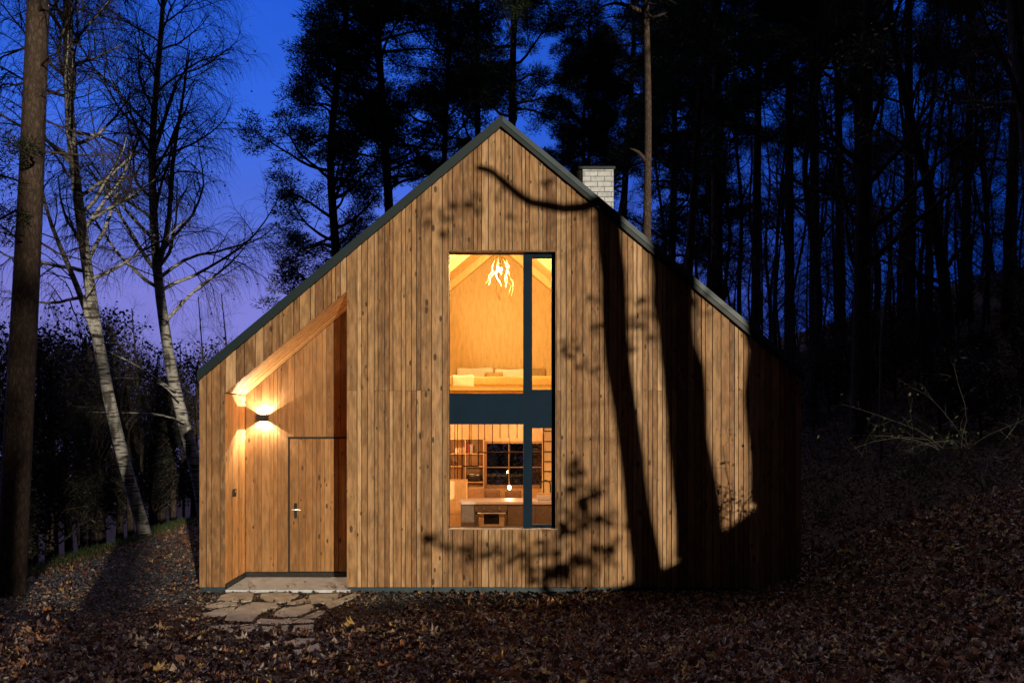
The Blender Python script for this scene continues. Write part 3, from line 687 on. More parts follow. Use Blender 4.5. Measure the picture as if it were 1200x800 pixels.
bench = Thing('bench', (.2, 6.2, .05), 'pale wooden bench under the dark rear window', 'bench')
rbox('box', -.85, 1.1, -.35, .5, 0, .42, .01, M['ply'], bench.o); rbox('seat_pad', -.85, 1.1, -.35, .5, .422, .54, .03, M['tan_cloth'], bench.o)
for (p0, p1, py, lab, mt) in [(548, 568, 570.5, 'large tan cushion at the left end of the bench', 'tan_cloth'), (568.5, 586, 574, 'dark brown cushion in the middle of the bench', 'brown_cloth'), (592, 611, 574.5, 'brown cushion right of the hanging bulb', 'brown_cloth')]:
    s = 53.0; a = (p0 - CX) / s; b = (p1 - CX) / s; z1 = CAMZ + (CY - py) / s
    p = Thing('cushion', ((a + b) / 2, 6.45, .595), lab, 'cushion'); h = (b - a) / 2
    rbox('cover', -h, h, -.09, .09, 0, z1 - .595, .05, M[mt], p.o, 3, puff=.01)

cab = Thing('storage_cabinet', (-1.05, 4.2, .05), 'pale plywood storage cabinet at the left of the kitchen', 'cabinet')
a = MB(); a.box(-1.7, -.66, 3.95, 4.5, .051, .60, .2); cab.part('lower_door', a, M['ply'])
a = MB(); a.box(-1.7, -.66, 3.95, 4.5, .606, 1.235, .5); cab.part('upper_door', a, M['ply'])

shelf = Thing('shelf_unit', (-.8, 6.5, .6), 'open wall shelves with books and jars beside rear window', 'shelves')
mb = MB(); s = 52.0
def SX(p): return (p - CX) / s
def SZ(p): return CAMZ + (CY - p) / s
for py in (513.5, 530.5, 545, 563): mb.box(-1.35, -.40, 6.42, 6.745, SZ(py) - .02, SZ(py))
shelf.part('boards', mb, M['ply'])
mb = MB()
for p in (527, 546, 567): mb.box(SX(p) - .01, SX(p) + .01, 6.43, 6.745, .6, SZ(513.5) - .022)
shelf.part('uprights', mb, M['ply'])
mb = MB(); mb.box(-1.35, -.40, 6.70, 6.742, .05, SZ(563) - .02); shelf.part('back_panel', mb, M['ply'])
for i, (p0, p1, h, mt, lab) in enumerate([(547.3, 549, .24, 'red_card', 'tall red book on the top shelf'), (549.1, 551, .22, 'red_card', 'red book second from the upright on the top shelf'), (551.2, 554, .2, 'white_card', 'white book between red and dark books'), (554.2, 556.2, .17, 'dark_card', 'short dark book at the end of the row')]):
    z = SZ(530.5) + .001; b = Thing('book', (SX((p0 + p1) / 2), 6.55, z), lab, 'book', 'books on the wall shelves'); w = (p1 - p0) / 2 / s
    mb = MB(); mb.box(SX(p0), SX(p1), 6.47, 6.478, z, z + h); mb.box(SX(p0), SX(p0) + .004, 6.478, 6.64, z, z + h); mb.box(SX(p1) - .004, SX(p1), 6.478, 6.64, z, z + h); b.part('binding', mb, M[mt])
    mb = MB(); mb.box(SX(p0) + .005, SX(p1) - .005, 6.48, 6.635, z + .004, z + h - .005); b.part('pages', mb, M['white_card'])
for (p, py, r, mt, lab) in [(533, 545, .05, 'dark_card', 'small dark jar on the middle shelf'), (536, 530.5, .055, 'white_card', 'small pale pot on the upper left shelf')]:
    z = SZ(py) + .001; v = Thing('jar', (SX(p), 6.55, z), lab, 'jar')
    mb = MB(); mb.tubes(np.array([(SX(p), 6.55, z), (SX(p), 6.55, z + .04), (SX(p), 6.55, z + .09), (SX(p), 6.55, z + .11)]), np.array([r * .8, r, r * .95, r * .6]), 14, cap=True); v.part('body', mb, M[mt], smooth=False)
    mb = MB(); mb.tubes(np.array([(SX(p), 6.55, z + .111), (SX(p), 6.55, z + .13)]), np.array([r * .62, r * .62]), 14, cap=True); v.part('lid', mb, M['oak'])
sp = Thing('basket', (SX(556.5), 6.2, SZ(563)), 'round black basket on the lowest wall shelf', 'basket')
mb = MB(); c0 = np.array((SX(556.5), 6.55, SZ(563) + .001))
mb.tubes(np.array([c0, c0 + (0, 0, .05), c0 + (0, 0, .11), c0 + (0, 0, .15)]), np.array([.12, .165, .17, .14]), 20, cap=True); sp.part('bowl', mb, M['black'], smooth=False)
mb = MB(); an = np.linspace(0, 2 * math.pi, 25); mb.tubes(np.stack([c0[0] + .145 * np.cos(an), c0[1] + .145 * np.sin(an), np.full(25, c0[2] + .155)], -1), np.full(25, .01), 6); sp.part('rim', mb, M['steel'])

st = Thing('stair_railing', (-.5, 5.0, 1.2), 'black metal stair rail of thin rods and stepped bar', 'stair railing')
SY = 5.0; mb = MB()
def seg(p, q, r=.011):
    mb.tubes(np.array([W(*p, SY), W(*q, SY)]), np.array([r, r]), 6, cap=True)
for (p, e) in [(527.5, 567), (533, 567), (536, 567), (541.5, 546), (550, 546), (552, 546), (560.5, 530), (568, 515), (577, 517), (586, 513), (595.5, 513), (606, 513)]:
    mb = MB(); seg((p, 496.8), (p, e), .008); st.part('rod', mb, M['rod'])
mb = MB()
path = [(526, 567), (541.5, 567), (541.5, 546), (560.5, 546), (560.5, 530), (577, 530), (640, 530)]
for p, q in zip(path[:-1], path[1:]): seg(p, q, .013)
seg((577, 530), (577, 517), .012)
st.part('stepped_bar', mb, M['rod'])
lad = Thing('ladder', (.95, 4.5, .05), 'dark rung ladder on pale wood panel right of the mullion', 'ladder')
mb = MB(); s = FPX / (4.5 - CAMY)
mb.box((635.5 - CX) / s, (664 - CX) / s, 4.56, 4.60, .051, 2.335); lad.part('panel', mb, M['ply'])
for p in (637, 661):
    mb = MB(); mb.tubes(np.array([W(p, 497, 4.5), (W(p, 497, 4.5)[0], 4.5, .06)]), np.array([.014, .014]), 6); lad.part('stile', mb, M['black'])
for py in (505, 517, 529, 540.5, 552, 563.5):
    mb = MB(); mb.tubes(np.array([W(637, py, 4.5), W(661, py, 4.5)]), np.array([.011, .011]), 6); lad.part('rung', mb, M['black'])

# ------------------------------------------------------------------ paving stones before the door
STONES = [
 [(170,110),(240,88),(405,92),(385,150),(250,155),(150,140)], [(455,95),(640,92),(720,105),(620,158),(500,150),(450,120)], [(800,100),(1010,92),(985,140),(905,165),(810,160),(790,125)],
 [(60,185),(190,150),(290,165),(280,182),(90,205)], [(650,160),(760,125),(800,158),(700,172),(620,176)], [(300,190),(400,160),(560,165),(580,188),(470,222),(430,255),(390,298),(200,290),(215,250)],
 [(560,225),(620,195),(810,173),(830,200),(770,240),(700,262),(545,262)], [(40,240),(150,208),(275,192),(260,225),(190,258),(60,265)], [(910,168),(1100,97),(1150,100),(930,212)],
 [(735,275),(860,218),(922,228),(840,275)], [(415,300),(450,277),(700,274),(830,288),(820,307),(440,312)], [(90,332),(230,318),(440,322),(430,370),(330,385),(200,370)],
 [(460,332),(650,322),(640,365),(480,385)], [(690,328),(825,318),(825,375),(660,380)], [(600,440),(720,410),(860,420),(700,480)], [(680,505),(860,448),(870,490),(700,540)]]
SLAB = {8: 'long narrow flagstone along the right edge of the path', 5: 'largest flagstone in the middle of the path', 0: 'left flagstone touching the porch step', 1: 'middle flagstone touching the porch step', 2: 'right flagstone touching the porch step'}
stone_poly = []
rs = random.Random(3)
for i, poly in enumerate(STONES):
    w = [ground_at_pixel(230 + p / 6.0, 680 + q / 6.0, 0.01) for p, q in poly]
    w = np.array(w); cen = w.mean(0)
    # refine and roughen the outline
    pts = []
    for a, b in zip(w, np.roll(w, -1, 0)):
        n = max(2, int(np.linalg.norm(b - a) / .07))
        for k in range(n):
            p = a + (b - a) * k / n; p = p + (p - cen) * rs.uniform(-.012, .03) ; pts.append(p)
    pts = np.array(pts); pts[:, 2] = H(pts[:, 0], pts[:, 1])
    stone_poly.append(pts[:, :2])
    z0 = max(cen[2] - .01, float(H(cen[0], cen[1]))) + .018 + rs.uniform(0, .008); tx, ty = rs.uniform(-.012, .012), rs.uniform(-.012, .012)
    top = pts.copy(); top[:, 2] = np.minimum(z0 + (pts[:, 0] - cen[0]) * tx + (pts[:, 1] - cen[1]) * ty, -.006 + 10 * (pts[:, 1] < -.3)) 
    if cen[1] < -1.2: top[:, 2] = H(pts[:, 0], pts[:, 1]) + .03
    inner = cen[:2] + (top[:, :2] - cen[:2]) * .97
    n = len(pts); V = [tuple(p) for p in np.c_[pts[:, :2], pts[:, 2] - .05]] + [tuple(p) for p in np.c_[top[:, :2], top[:, 2] - .007]] + [tuple(p) for p in np.c_[inner, top[:, 2]]] + [(cen[0], cen[1], top[:, 2].mean())]
    q = []; t = []
    for k in range(n):
        k2 = (k + 1) % n; q += [(k, k2, n + k2, n + k), (n + k, n + k2, 2 * n + k2, 2 * n + k)]; t.append((2 * n + k, 2 * n + k2, 3 * n))
    mb = MB(); mb.add(V, t, q, rs.random())
    o = mb.build('flagstone', M['stone'], loc=(cen[0], cen[1], top[:, 2].mean()))
    tag(o, SLAB.get(i, 'irregular sandstone flagstone with leaves in the joints of the path'), 'flagstone', 'flagstones laid before the door')

def in_poly(x, y, P):
    inside = np.zeros(len(x), bool)
    for (x0, y0), (x1, y1) in zip(P, np.roll(P, -1, 0)):
        c = ((y0 > y) != (y1 > y)) & (x < (x1 - x0) * (y - y0) / (y1 - y0 + 1e-12) + x0); inside ^= c
    return inside
def on_stone(x, y):
    r = np.zeros(len(x), bool)
    for P in stone_poly: r |= in_poly(x, y, P)
    return r
GRAV1 = np.array([(-2.15, -.02), (1.2, -.02), (.9, -.3), (-.3, -.85), (-1.5, -1.35), (-1.75, -1.2)])
GRAV2 = np.array([(-4.2, -.45), (-5.5, -2.2), (-8.0, -4.2), (-8.0, 9.0), (-4.3, 9.0), (-4.3, -.4)])
def in_house(x, y): return (x > XL - .0) & (x < XR) & (y > -.03) & (y < 7) 

# ------------------------------------------------------------------ fallen leaves
def terrain_normal(x, y):
    e = .05; n = np.stack([-(H(x + e, y) - H(x - e, y)) / (2 * e), -(H(x, y + e) - H(x, y - e)) / (2 * e), np.ones_like(x)], -1)
    return n / np.linalg.norm(n, axis=1, keepdims=True)
def leaf_template(kind):
    if kind == 0:   # lobed
        ang = np.array([0, 18, 40, 58, 85, 118, 150, 180, 210, 242, 275, 302, 320, 342]) * math.pi / 180
        rad = np.array([.62, .34, .58, .32, .5, .3, .36, .16, .36, .3, .5, .32, .58, .34])
    elif kind == 1: # oval
        ang = np.linspace(0, 2 * math.pi, 9)[:-1]; rad = np.array([.55, .36, .27, .34, .5, .34, .27, .36])
    else:           # oak like
        ang = np.linspace(0, 2 * math.pi, 13)[:-1]; rad = np.array([.58, .4, .38, .24, .3, .34, .5, .34, .3, .24, .38, .4])
    o = np.stack([np.cos(ang) * rad, np.sin(ang) * rad], -1)
    V = np.concatenate([[[0, 0]], o]); n = len(o)
    F = np.array([(0, 1 + i, 1 + (i + 1) % n) for i in range(n)])
    return V, F
def scatter_leaves(mb, x, y, size, tilt, tint, lift=None):
    n = len(x)
    if n == 0: return
    kinds = RNG.integers(0, 3, n)
    for kd in range(3):
        k = np.where(kinds == kd)[0]
        if not len(k): continue
        T, F = leaf_template(kd); m = len(k)
        nr = terrain_normal(x[k], y[k]) + RNG.normal(0, 1, (m, 3)) * tilt
        nr[:, 2] = np.abs(nr[:, 2]) + .05
        nr /= np.linalg.norm(nr, axis=1, keepdims=True)
        a = RNG.normal(0, 1, (m, 3)); u = np.cross(nr, a); u /= np.linalg.norm(u, axis=1, keepdims=True) + 1e-9; v = np.cross(nr, u)
        sz = size[k][:, None] if np.ndim(size) else np.full((m, 1), size)
        c1 = RNG.normal(0.3, .65, (m, 1)); c2 = RNG.normal(0, .75, (m, 1)); c3 = RNG.normal(0, .15, (m, len(T)))
        lx = T[:, 0][None]; ly = T[:, 1][None] * RNG.uniform(.75, 1.1, (m, 1))
        lz = c1 * np.abs(ly) + c2 * lx * lx + c3 * (np.arange(len(T)) > 0)
        zb = H(x[k], y[k]) + (lift[k] if lift is not None else 0) + sz[:, 0] * .12
        P = np.stack([x[k], y[k], zb], -1)[:, None, :] + sz[:, :, None] * (lx[..., None] * u[:, None, :] + ly[..., None] * v[:, None, :] + lz[..., None] * nr[:, None, :])
        FF = (F[None] + (np.arange(m) * len(T))[:, None, None]).reshape(-1, 3)
        mb.add(P.reshape(-1, 3), tris=FF, tint=np.repeat(tint[k], len(F)))
def frustum_points(n, y0, y1, pxa=-60, pxb=1260):
    d0, d1 = y0 - CAMY, y1 - CAMY
    d = np.sqrt(RNG.uniform(d0 * d0, d1 * d1, n)); px = RNG.uniform(pxa, pxb, n)
    return (px - CX) / FPX * d, CAMY + d
mb = MB()
x, y = frustum_points(78000, -7.2, 0.3)
dens = np.ones(len(x))
dens[on_stone(x, y)] = .04; dens[on_stone(x, y) & (y < -2.0)] = .3
g1 = in_poly(x, y, GRAV1); g2 = in_poly(x, y, GRAV2)
dens[g1] = .10; dens[g2] = .10
path_near = (np.abs(x + 3.0) < 1.3) & (y > -1.6) & (y < 0); dens[path_near & ~on_stone(x, y)] = .35
dens[in_house(x, y)] = 0
zone = (x > -5.2) & (x < -1.4) & (y > -2.3); dens[zone] *= .6
dens *= .75 + .25 * vnoise(x * 1.5, y * 1.5, 5)
k = RNG.random(len(x)) < dens; x, y = x[k], y[k]
tint = RNG.random(len(x)); near = np.clip((x + 1) / 5, 0, 1)
tint = np.where((RNG.random(len(x)) < .35) & (x < -1.5), RNG.uniform(.60, .97, len(x)), tint)
sz_ = RNG.choice([.035, .05, .068, .09, .125], len(x), p=[.24, .32, .26, .13, .05]); sz_ = np.where((x > -5.2) & (x < -1.2) & (y > -2.3), np.minimum(sz_, .055), sz_)
scatter_leaves(mb, x, y, sz_, .35, tint, RNG.random(len(x)) * .025)
# hillside right behind, and the reddish drift left of the cabin
x, y = frustum_points(26000, .3, 32, 935, 1260); k = (x > 4.45); x, y = x[k], y[k]
scatter_leaves(mb, x, y, RNG.choice([.07, .09, .12], len(x)), .35, RNG.random(len(x)) * .3, RNG.random(len(x)) * .02)
x = RNG.uniform(-7.8, -4.3, 9000); y = RNG.uniform(-.3, 9, 9000)
redness = sstep(-7.0, -4.6, x + .25 * (y - 4)) * sstep(1.5, 4.5, y) + .10 + .5 * sstep(-6.9, -7.5, x)
k = RNG.random(len(x)) < redness; x, y = x[k], y[k]
scatter_leaves(mb, x, y, RNG.choice([.06, .08, .1], len(x)), .3, np.where(RNG.random(len(x)) < .75, RNG.uniform(.16, .58, len(x)), RNG.uniform(.7, 1, len(x))), RNG.random(len(x)) * .02)
# few leaves lying on the step and along the house foot
x = RNG.uniform(-3.8, -2.2, 16); y = np.abs(RNG.normal(0, .22, 16)); k = y < .8; x, y = x[k], y[k]
scatter_leaves(mb, x, y, RNG.choice([.05, .07], len(x)), .15, RNG.uniform(.5, 1, len(x)), .012 - H(x, y))
tag(mb.build('leaf_litter', M['litter']), 'brown and russet fallen leaves covering the forest ground', 'fallen leaves', kind='stuff')
# sticks among the leaves
def wiggle_path(p, d, n, L, w, grav=0):
    pts = [np.array(p, float)]; d = np.array(d, float)
    for i in range(n - 1):
        d = d + RNG.normal(0, w, 3) + np.array((0, 0, -grav)); d /= np.linalg.norm(d); pts.append(pts[-1] + d * L / (n - 1))
    return np.array(pts)
mb = MB()
x, y = frustum_points(170, -7, -.6)
for a, b in zip(x, y):
    if in_poly(np.array([a]), np.array([b]), GRAV1)[0]: continue
    t = RNG.uniform(0, 6.28); P = wiggle_path((a, b, 0), (math.cos(t), math.sin(t), 0), 5, RNG.uniform(.15, .5), .2)
    P[:, 2] = H(P[:, 0], P[:, 1]) + .03 + np.abs(RNG.normal(0, .012, 5)); mb.tubes(P, np.linspace(.006, .002, 5), 5)
tag(mb.build('fallen_twigs', M['twig']), 'thin dead twigs scattered over the fallen leaves', 'twigs', kind='stuff')
# gravel
def stones(mb, x, y, s):
    n = len(x); base = np.array([(1, 0, 0), (-1, 0, 0), (0, 1, 0), (0, -1, 0), (0, 0, 1), (0, 0, -1)], float)
    F = np.array([(0, 2, 4), (2, 1, 4), (1, 3, 4), (3, 0, 4), (2, 0, 5), (1, 2, 5), (3, 1, 5), (0, 3, 5)])
    a = RNG.uniform(0, 6.28, n); R = np.zeros((n, 3, 3)); R[:, 0, 0] = np.cos(a); R[:, 0, 1] = -np.sin(a); R[:, 1, 0] = np.sin(a); R[:, 1, 1] = np.cos(a); R[:, 2, 2] = 1
    V = base[None] * RNG.uniform(.6, 1.2, (n, 6, 1)) + RNG.normal(0, .15, (n, 6, 3)); V = np.einsum('nij,nkj->nki', R, V) * s[:, None, None] * np.array([1, 1, .75])
    V += np.stack([x, y, H(x, y) + s * .35], -1)[:, None, :]
    mb.add(V.reshape(-1, 3), tris=(F[None] + (np.arange(n) * 6)[:, None, None]).reshape(-1, 3), tint=np.repeat(RNG.random(n), 8))
mb = MB()
x = RNG.uniform(-4.9, 1.3, 16000); y = RNG.uniform(-1.6, 0, 16000); k = (in_poly(x, y, GRAV1) | ((RNG.random(16000) < .5) & (y > -.9 + .0 * x) & (x < -2))) & ~on_stone(x, y) & ~((x > PX0) & (x < PX1 + .07) & (y > -.045)); stones(mb, x[k], y[k], RNG.uniform(.008, .02, k.sum()))
x = RNG.uniform(-8, -4.3, 30000); y = RNG.uniform(-3.5, 8, 30000); k = in_poly(x, y, GRAV2) & (x > -7.4); stones(mb, x[k], y[k], RNG.uniform(.01, .024, k.sum()))
tag(mb.build('gravel', M['gravel']), 'grey gravel along the foot of the cabin and left drive', 'gravel', kind='stuff')
# grass fringe left
n = 5000; y = RNG.uniform(1.0, 9, n); x = -7.55 + .1 * vnoise(y, y) + RNG.normal(0, .22, n) - .02 * y; z = H(x, y)
hgt = RNG.uniform(.06, .17, n); a = RNG.uniform(0, 6.28, n); ln = RNG.normal(0, .4, (n, 2))
b0 = np.stack([x - .006 * np.cos(a), y - .006 * np.sin(a), z - .01], -1); b1 = np.stack([x + .006 * np.cos(a), y + .006 * np.sin(a), z - .01], -1); tp = np.stack([x + ln[:, 0] * hgt, y + ln[:, 1] * hgt, z + hgt], -1)
mb = MB(); mb.add(np.stack([b0, b1, tp], 1).reshape(-1, 3), tris=np.arange(3 * n).reshape(-1, 3), tint=RNG.random(n))
tag(mb.build('grass_verge', M['grass']), 'green grass along the left edge of the drive', 'grass', kind='stuff')

gz_ = lambda x, y: float(H(x, y))
# ------------------------------------------------------------------ trees
def resample(pts, n):
    pts = np.asarray(pts, float); d = np.r_[0, np.cumsum(np.linalg.norm(np.diff(pts, axis=0), axis=1))]
    t = np.linspace(0, d[-1], n)
    # Catmull-like smoothing through cubic interpolation of parameters
    out = np.stack([np.interp(t, d, pts[:, i]) for i in range(3)], -1)
    for _ in range(2):
        o2 = out.copy(); o2[1:-1] = (out[:-2] + 2 * out[1:-1] + out[2:]) / 4; out = o2
    return out
def grow(P, R, n, t0, t1, length, ang, grav, wig, NP, rmax, up=0.0, fall=0.5, tipr=.2, rf=.65):
    """n side shoots on every parent polyline"""
    K, Mn = P.shape[:2]
    t = (t0 + (t1 - t0) * (np.arange(n)[None] + RNG.random((K, n))) / n)
    f = t * (Mn - 1); i = np.clip(f.astype(int), 0, Mn - 2); w = (f - i)[..., None]; kk = np.arange(K)[:, None]
    p = P[kk, i] * (1 - w) + P[kk, i + 1] * w; tan = P[kk, i + 1] - P[kk, i]; tan /= np.linalg.norm(tan, axis=-1, keepdims=True) + 1e-9
    r = R[kk, i] * (1 - w[..., 0]) + R[kk, i + 1] * w[..., 0]
    p = p.reshape(-1, 3); tan = tan.reshape(-1, 3); r = r.ravel(); tt = t.ravel(); Q = len(p)
    rnd = RNG.normal(0, 1, (Q, 3)); perp = rnd - (rnd * tan).sum(1, keepdims=True) * tan; perp /= np.linalg.norm(perp, axis=1, keepdims=True) + 1e-9
    an = np.radians(ang) + RNG.normal(0, .18, Q); d = np.cos(an)[:, None] * tan + np.sin(an)[:, None] * perp
    Ln = np.broadcast_to(length, (K,)) if np.ndim(length) else np.full(K, length)
    Ln = np.repeat(Ln, n) * RNG.uniform(.6, 1.25, Q) * (1 - fall * (tt - t0) / (t1 - t0 + 1e-9))
    out = np.zeros((Q, NP, 3)); out[:, 0] = p
    for j in range(1, NP):
        d = d + RNG.normal(0, wig, (Q, 3)); d[:, 2] += (up - grav) / NP * (1 + j * .3); d /= np.linalg.norm(d, axis=1, keepdims=True)
        out[:, j] = out[:, j - 1] + d * (Ln / (NP - 1))[:, None]
    r0 = np.minimum(r * rf, rmax)
    return out, r0[:, None] * np.linspace(1, tipr, NP)[None], Ln
def blades(mb, C, rad, n, ln, wd, flat=.6, tlo=0, thi=1):
    K = len(C); c = np.repeat(C, n, 0); rr = np.repeat(np.broadcast_to(rad, (K,)), n)
    d = RNG.normal(0, 1, (K * n, 3)); d /= np.linalg.norm(d, axis=1, keepdims=True); q = RNG.random(K * n) ** .45
    p = c + d * (rr * q)[:, None] * np.array([1, 1, flat])
    dr = d * np.array([1, 1, .6]) + RNG.normal(0, .5, (K * n, 3)) + np.array([0, 0, .25]); dr /= np.linalg.norm(dr, axis=1, keepdims=True)
    s = np.cross(dr, RNG.normal(0, 1, (K * n, 3))); s /= np.linalg.norm(s, axis=1, keepdims=True) + 1e-9
    l = ln * RNG.uniform(.6, 1.3, K * n)[:, None]; w = wd * RNG.uniform(.6, 1.3, K * n)[:, None]
    V = np.stack([p - s * w, p + s * w, p + dr * l], 1)
    mb.add(V.reshape(-1, 3), tris=np.arange(3 * K * n).reshape(-1, 3), tint=np.repeat(RNG.uniform(tlo, thi, K), n))
def leafquads(mb, C, sz, droop=.3):
    K = len(C); d = RNG.normal(0, 1, (K, 3)); d[:, 2] -= droop; d /= np.linalg.norm(d, axis=1, keepdims=True); s = np.cross(d, RNG.normal(0, 1, (K, 3))); s /= np.linalg.norm(s, axis=1, keepdims=True) + 1e-9
    l = (sz * RNG.uniform(.6, 1.3, K))[:, None]
    V = np.stack([C, C + d * l * .5 + s * l * .32, C + d * l, C + d * l * .5 - s * l * .32], 1)
    mb.add(V.reshape(-1, 3), quads=np.arange(4 * K).reshape(-1, 4), tint=RNG.random(K))

def pine(name, pts, r0, label, group=None, crown_from=.45, n1=34, len1=2.6, clump=.42, nb=90, extra=None, bark='pine_bark', n2=8):
    pts = np.asarray(pts, float); base = pts[0]
    T = Thing(name, tuple(base), label, 'tree', group)
    P = resample(pts, 26)[None]; R = np.linspace(r0, r0 * .35, 26)[None]
    mb = MB(); mb.tubes(P, R, 12)
    b1, rr1, L1 = grow(P, R, n1, crown_from, .995, len1, 78, 0.15, .16, 9, .06, up=.25, fall=.6, rf=.5)
    mb.tubes(b1, rr1, 5)
    if extra:
        for e in extra:
            e = resample(e, 12); mb.tubes(e[None], np.linspace(.07, .02, 12)[None], 6)
    T.part('trunk', mb, M[bark], smooth=True)
    b2, rr2, L2 = grow(b1, rr1, n2, .3, 1, .95, 50, 0.0, .22, 5, .018, up=.25, fall=.4)
    cr = MB()
    cr.tubes(b2, rr2, 3)
    C = np.concatenate([b2[:, -1], b2[:, 3] + RNG.normal(0, .1, b2[:, 3].shape), b1[:, -1]])
    blades(cr, C, clump * RNG.uniform(.55, 1.15, len(C)), int(nb * 1.7), .17, .0135, .5)
    T.part('crown', cr, M['needle'])
    return T
def bare(name, pts, r0, label, group=None, n1=22, len1=3.2, crown_from=.35, ang=50, n2=7, n3=9, weep=0.0, bark='dark_bark', twig='twig', limbs=(), leaves=0, leafmat='darkleaf', twl=.7, up=.35, tr=.006, cat='tree', lean_tip=.25, lr=.4):
    pts = np.asarray(pts, float); base = pts[0]
    T = Thing(name, tuple(base), label, cat, group)
    P = resample(pts, 26)[None]; R = np.linspace(r0, r0 * lean_tip, 26)[None]
    mb = MB(); mb.tubes(P, R, 14)
    b1, rr1, L1 = grow(P, R, n1, crown_from, .99, len1, ang, .1, .12, 10, r0 * lr, up=up, fall=.55, rf=.45)
    LB = []; LR = []
    for (lp, lr) in limbs:
        e = resample(lp, 10); LB.append(e); LR.append(np.linspace(lr, lr * .25, 10)); mb.tubes(e[None], LR[-1][None], 8)
    if LB: b1 = np.concatenate([b1, np.array(LB)]); rr1 = np.concatenate([rr1, np.array(LR)])
    big = rr1[:, 0] > .02
    mb.tubes(b1[:len(b1) - len(LB)], rr1[:len(b1) - len(LB)], 5)
    T.part('trunk', mb, M[bark], smooth=True)
    b2, rr2, L2 = grow(b1, rr1, n2, .2, 1, len1 * .42, 42, weep * .6, .16, 7, .018, up=up * .6, fall=.45)
    cr = MB(); cr.tubes(b2, rr2, 3)
    b3, rr3, L3 = grow(b2, rr2, n3, .15, 1, twl, 38, weep * 2.2, .14, 6, tr, up=.15 * (weep == 0), fall=.3, tipr=.4)
    cr.tubes(b3, rr3, 3)
    T.part('crown', cr, M[twig])
    if leaves:
        lf = MB(); idx = RNG.integers(0, len(b3), leaves); leafquads(lf, b3[idx, RNG.integers(2, 6, leaves)], .07 * np.ones(leaves)); T.part('foliage', lf, M[leafmat])
    return T
def copy_tree(T, loc, rot, sc, label=None, group=None):
    r = T.o.copy(); COL.objects.link(r); r.location = loc; r.rotation_euler = (0, 0, rot); r.scale = (sc, sc, sc)
    if label: r['label'] = label
    if group: r['group'] = group
    for ch in T.o.children:
        c = ch.copy(); COL.objects.link(c); c.parent = r
    return r
def PW(lst, y): return [W(px, py, y) for px, py in lst]
def grounded(lst, y):
    p = PW(lst, y); g = float(H(p[0][0], p[0][1])); 
    q = p[0]; return [(q[0], q[1], g - .1)] + p if q[2] > g + .05 else p

# --- left of the cabin
T = bare('spruce', grounded([(12, 690), (24, 460), (36, 230), (45, 0), (50, -250)], -.2), .195, 'thick brown spruce trunk at the far left of the photo', n1=22, len1=1.5, crown_from=.42, ang=88, n2=6, n3=6, weep=.1, bark='spruce_bark', up=-.1, lean_tip=.6, twl=.4, lr=.10)
cr = MB(); rr = np.random.default_rng(4)
for (px, py) in [(6, 165), (14, 190), (22, 178), (10, 215), (2, 240), (16, 255), (4, 275), (30, 170), (-8, 200), (-5, 260)]:
    c = np.array(W(px, py, -.45)); blades(cr, c[None], np.array([.2]), 130, .1, .008, .7)
T.part('needle_bough', cr, M['needle'])
birA = bare('birch', grounded([(171, 628), (150, 560), (130, 480), (113, 390), (100, 300), (86, 190), (80, 120), (78, 0), (82, -200)], 5.5), .13, 'white birch trunk leaning left beside the grass verge', n1=40, len1=3.2, crown_from=.34, ang=62, n2=10, n3=15, weep=.5, bark='birch',
     limbs=[(PW([(116, 405), (103, 370), (85, 320), (68, 285), (52, 245), (44, 190)], 5.4), .075)], tr=.005, leaves=500, lean_tip=.5)
birB = bare('birch', grounded([(246, 640), (230, 545), (214, 490), (205, 460), (195, 400), (185, 330), (181, 280), (177, 180), (184, 90), (190, 30), (195, -90)], 9.0), .175, 'forked birch close to the left cabin corner with weeping twigs', n1=40, len1=3.8, crown_from=.40, ang=58, n2=10, n3=16, weep=.6, bark='birch',
     limbs=[(PW([(187, 305), (198, 285), (200, 245), (199, 205), (212, 130), (222, 60)], 8.9), .075), (PW([(191, 380), (207, 362), (232, 335), (258, 320), (275, 305), (289, 287)], 8.8), .05), (PW([(185, 320), (168, 300), (148, 262), (122, 225), (100, 190)], 9.1), .06),
            (PW([(206, 458), (190, 450), (168, 432), (145, 420), (112, 405)], 8.6), .035), (PW([(210, 470), (190, 448), (165, 443), (130, 443)], 8.5), .025), (PW([(216, 495), (200, 487), (170, 483), (140, 484), (100, 482)], 8.5), .025), (PW([(178, 190), (195, 130), (212, 78), (240, 68), (270, 62)], 9), .05)],
     tr=.005, leaves=700, twl=1.0, lean_tip=.22)
# dark wood far to the left: bushy trees and bare trees
def bushy(name, base, h, label, group, dens=1.0, mat='darkleaf'):
    b = np.array(base, float); pts = [b, b + (0.1, 0, h * .5), b + (.2, .1, h * .95)]
    T = Thing(name, tuple(b), label, 'tree', group)
    P = resample(pts, 16)[None]; R = np.linspace(.02 * h, .006 * h, 16)[None]; mb = MB(); mb.tubes(P, R, 8)
    b1, r1, _ = grow(P, R, 26, .12, .98, h * .36, 60, .05, .14, 7, .04, up=.35, fall=.55); mb.tubes(b1, r1, 4); T.part('trunk', mb, M['dark_bark'], smooth=True)
    b2, r2, _ = grow(b1, r1, 7, .2, 1, h * .16, 45, 0, .2, 5, .012, up=.2); b3, r3, _ = grow(b2, r2, 8, .2, 1, h * .1, 45, 0, .2, 4, .006, up=.2)
    cr = MB(); cr.tubes(b2, r2, 3); cr.tubes(b3, r3, 3)
    nl = int(1900 * dens); i = RNG.integers(0, len(b3), nl); leafquads(cr, b3[i, RNG.integers(0, 4, nl)] + RNG.normal(0, .12, (nl, 3)), np.full(nl, .13)); T.part('crown', cr, M[mat]); return T
GL = 'dark trees of the wood beyond the drive'; LL = 'dark leafy tree in the shadowy wood beyond the drive'
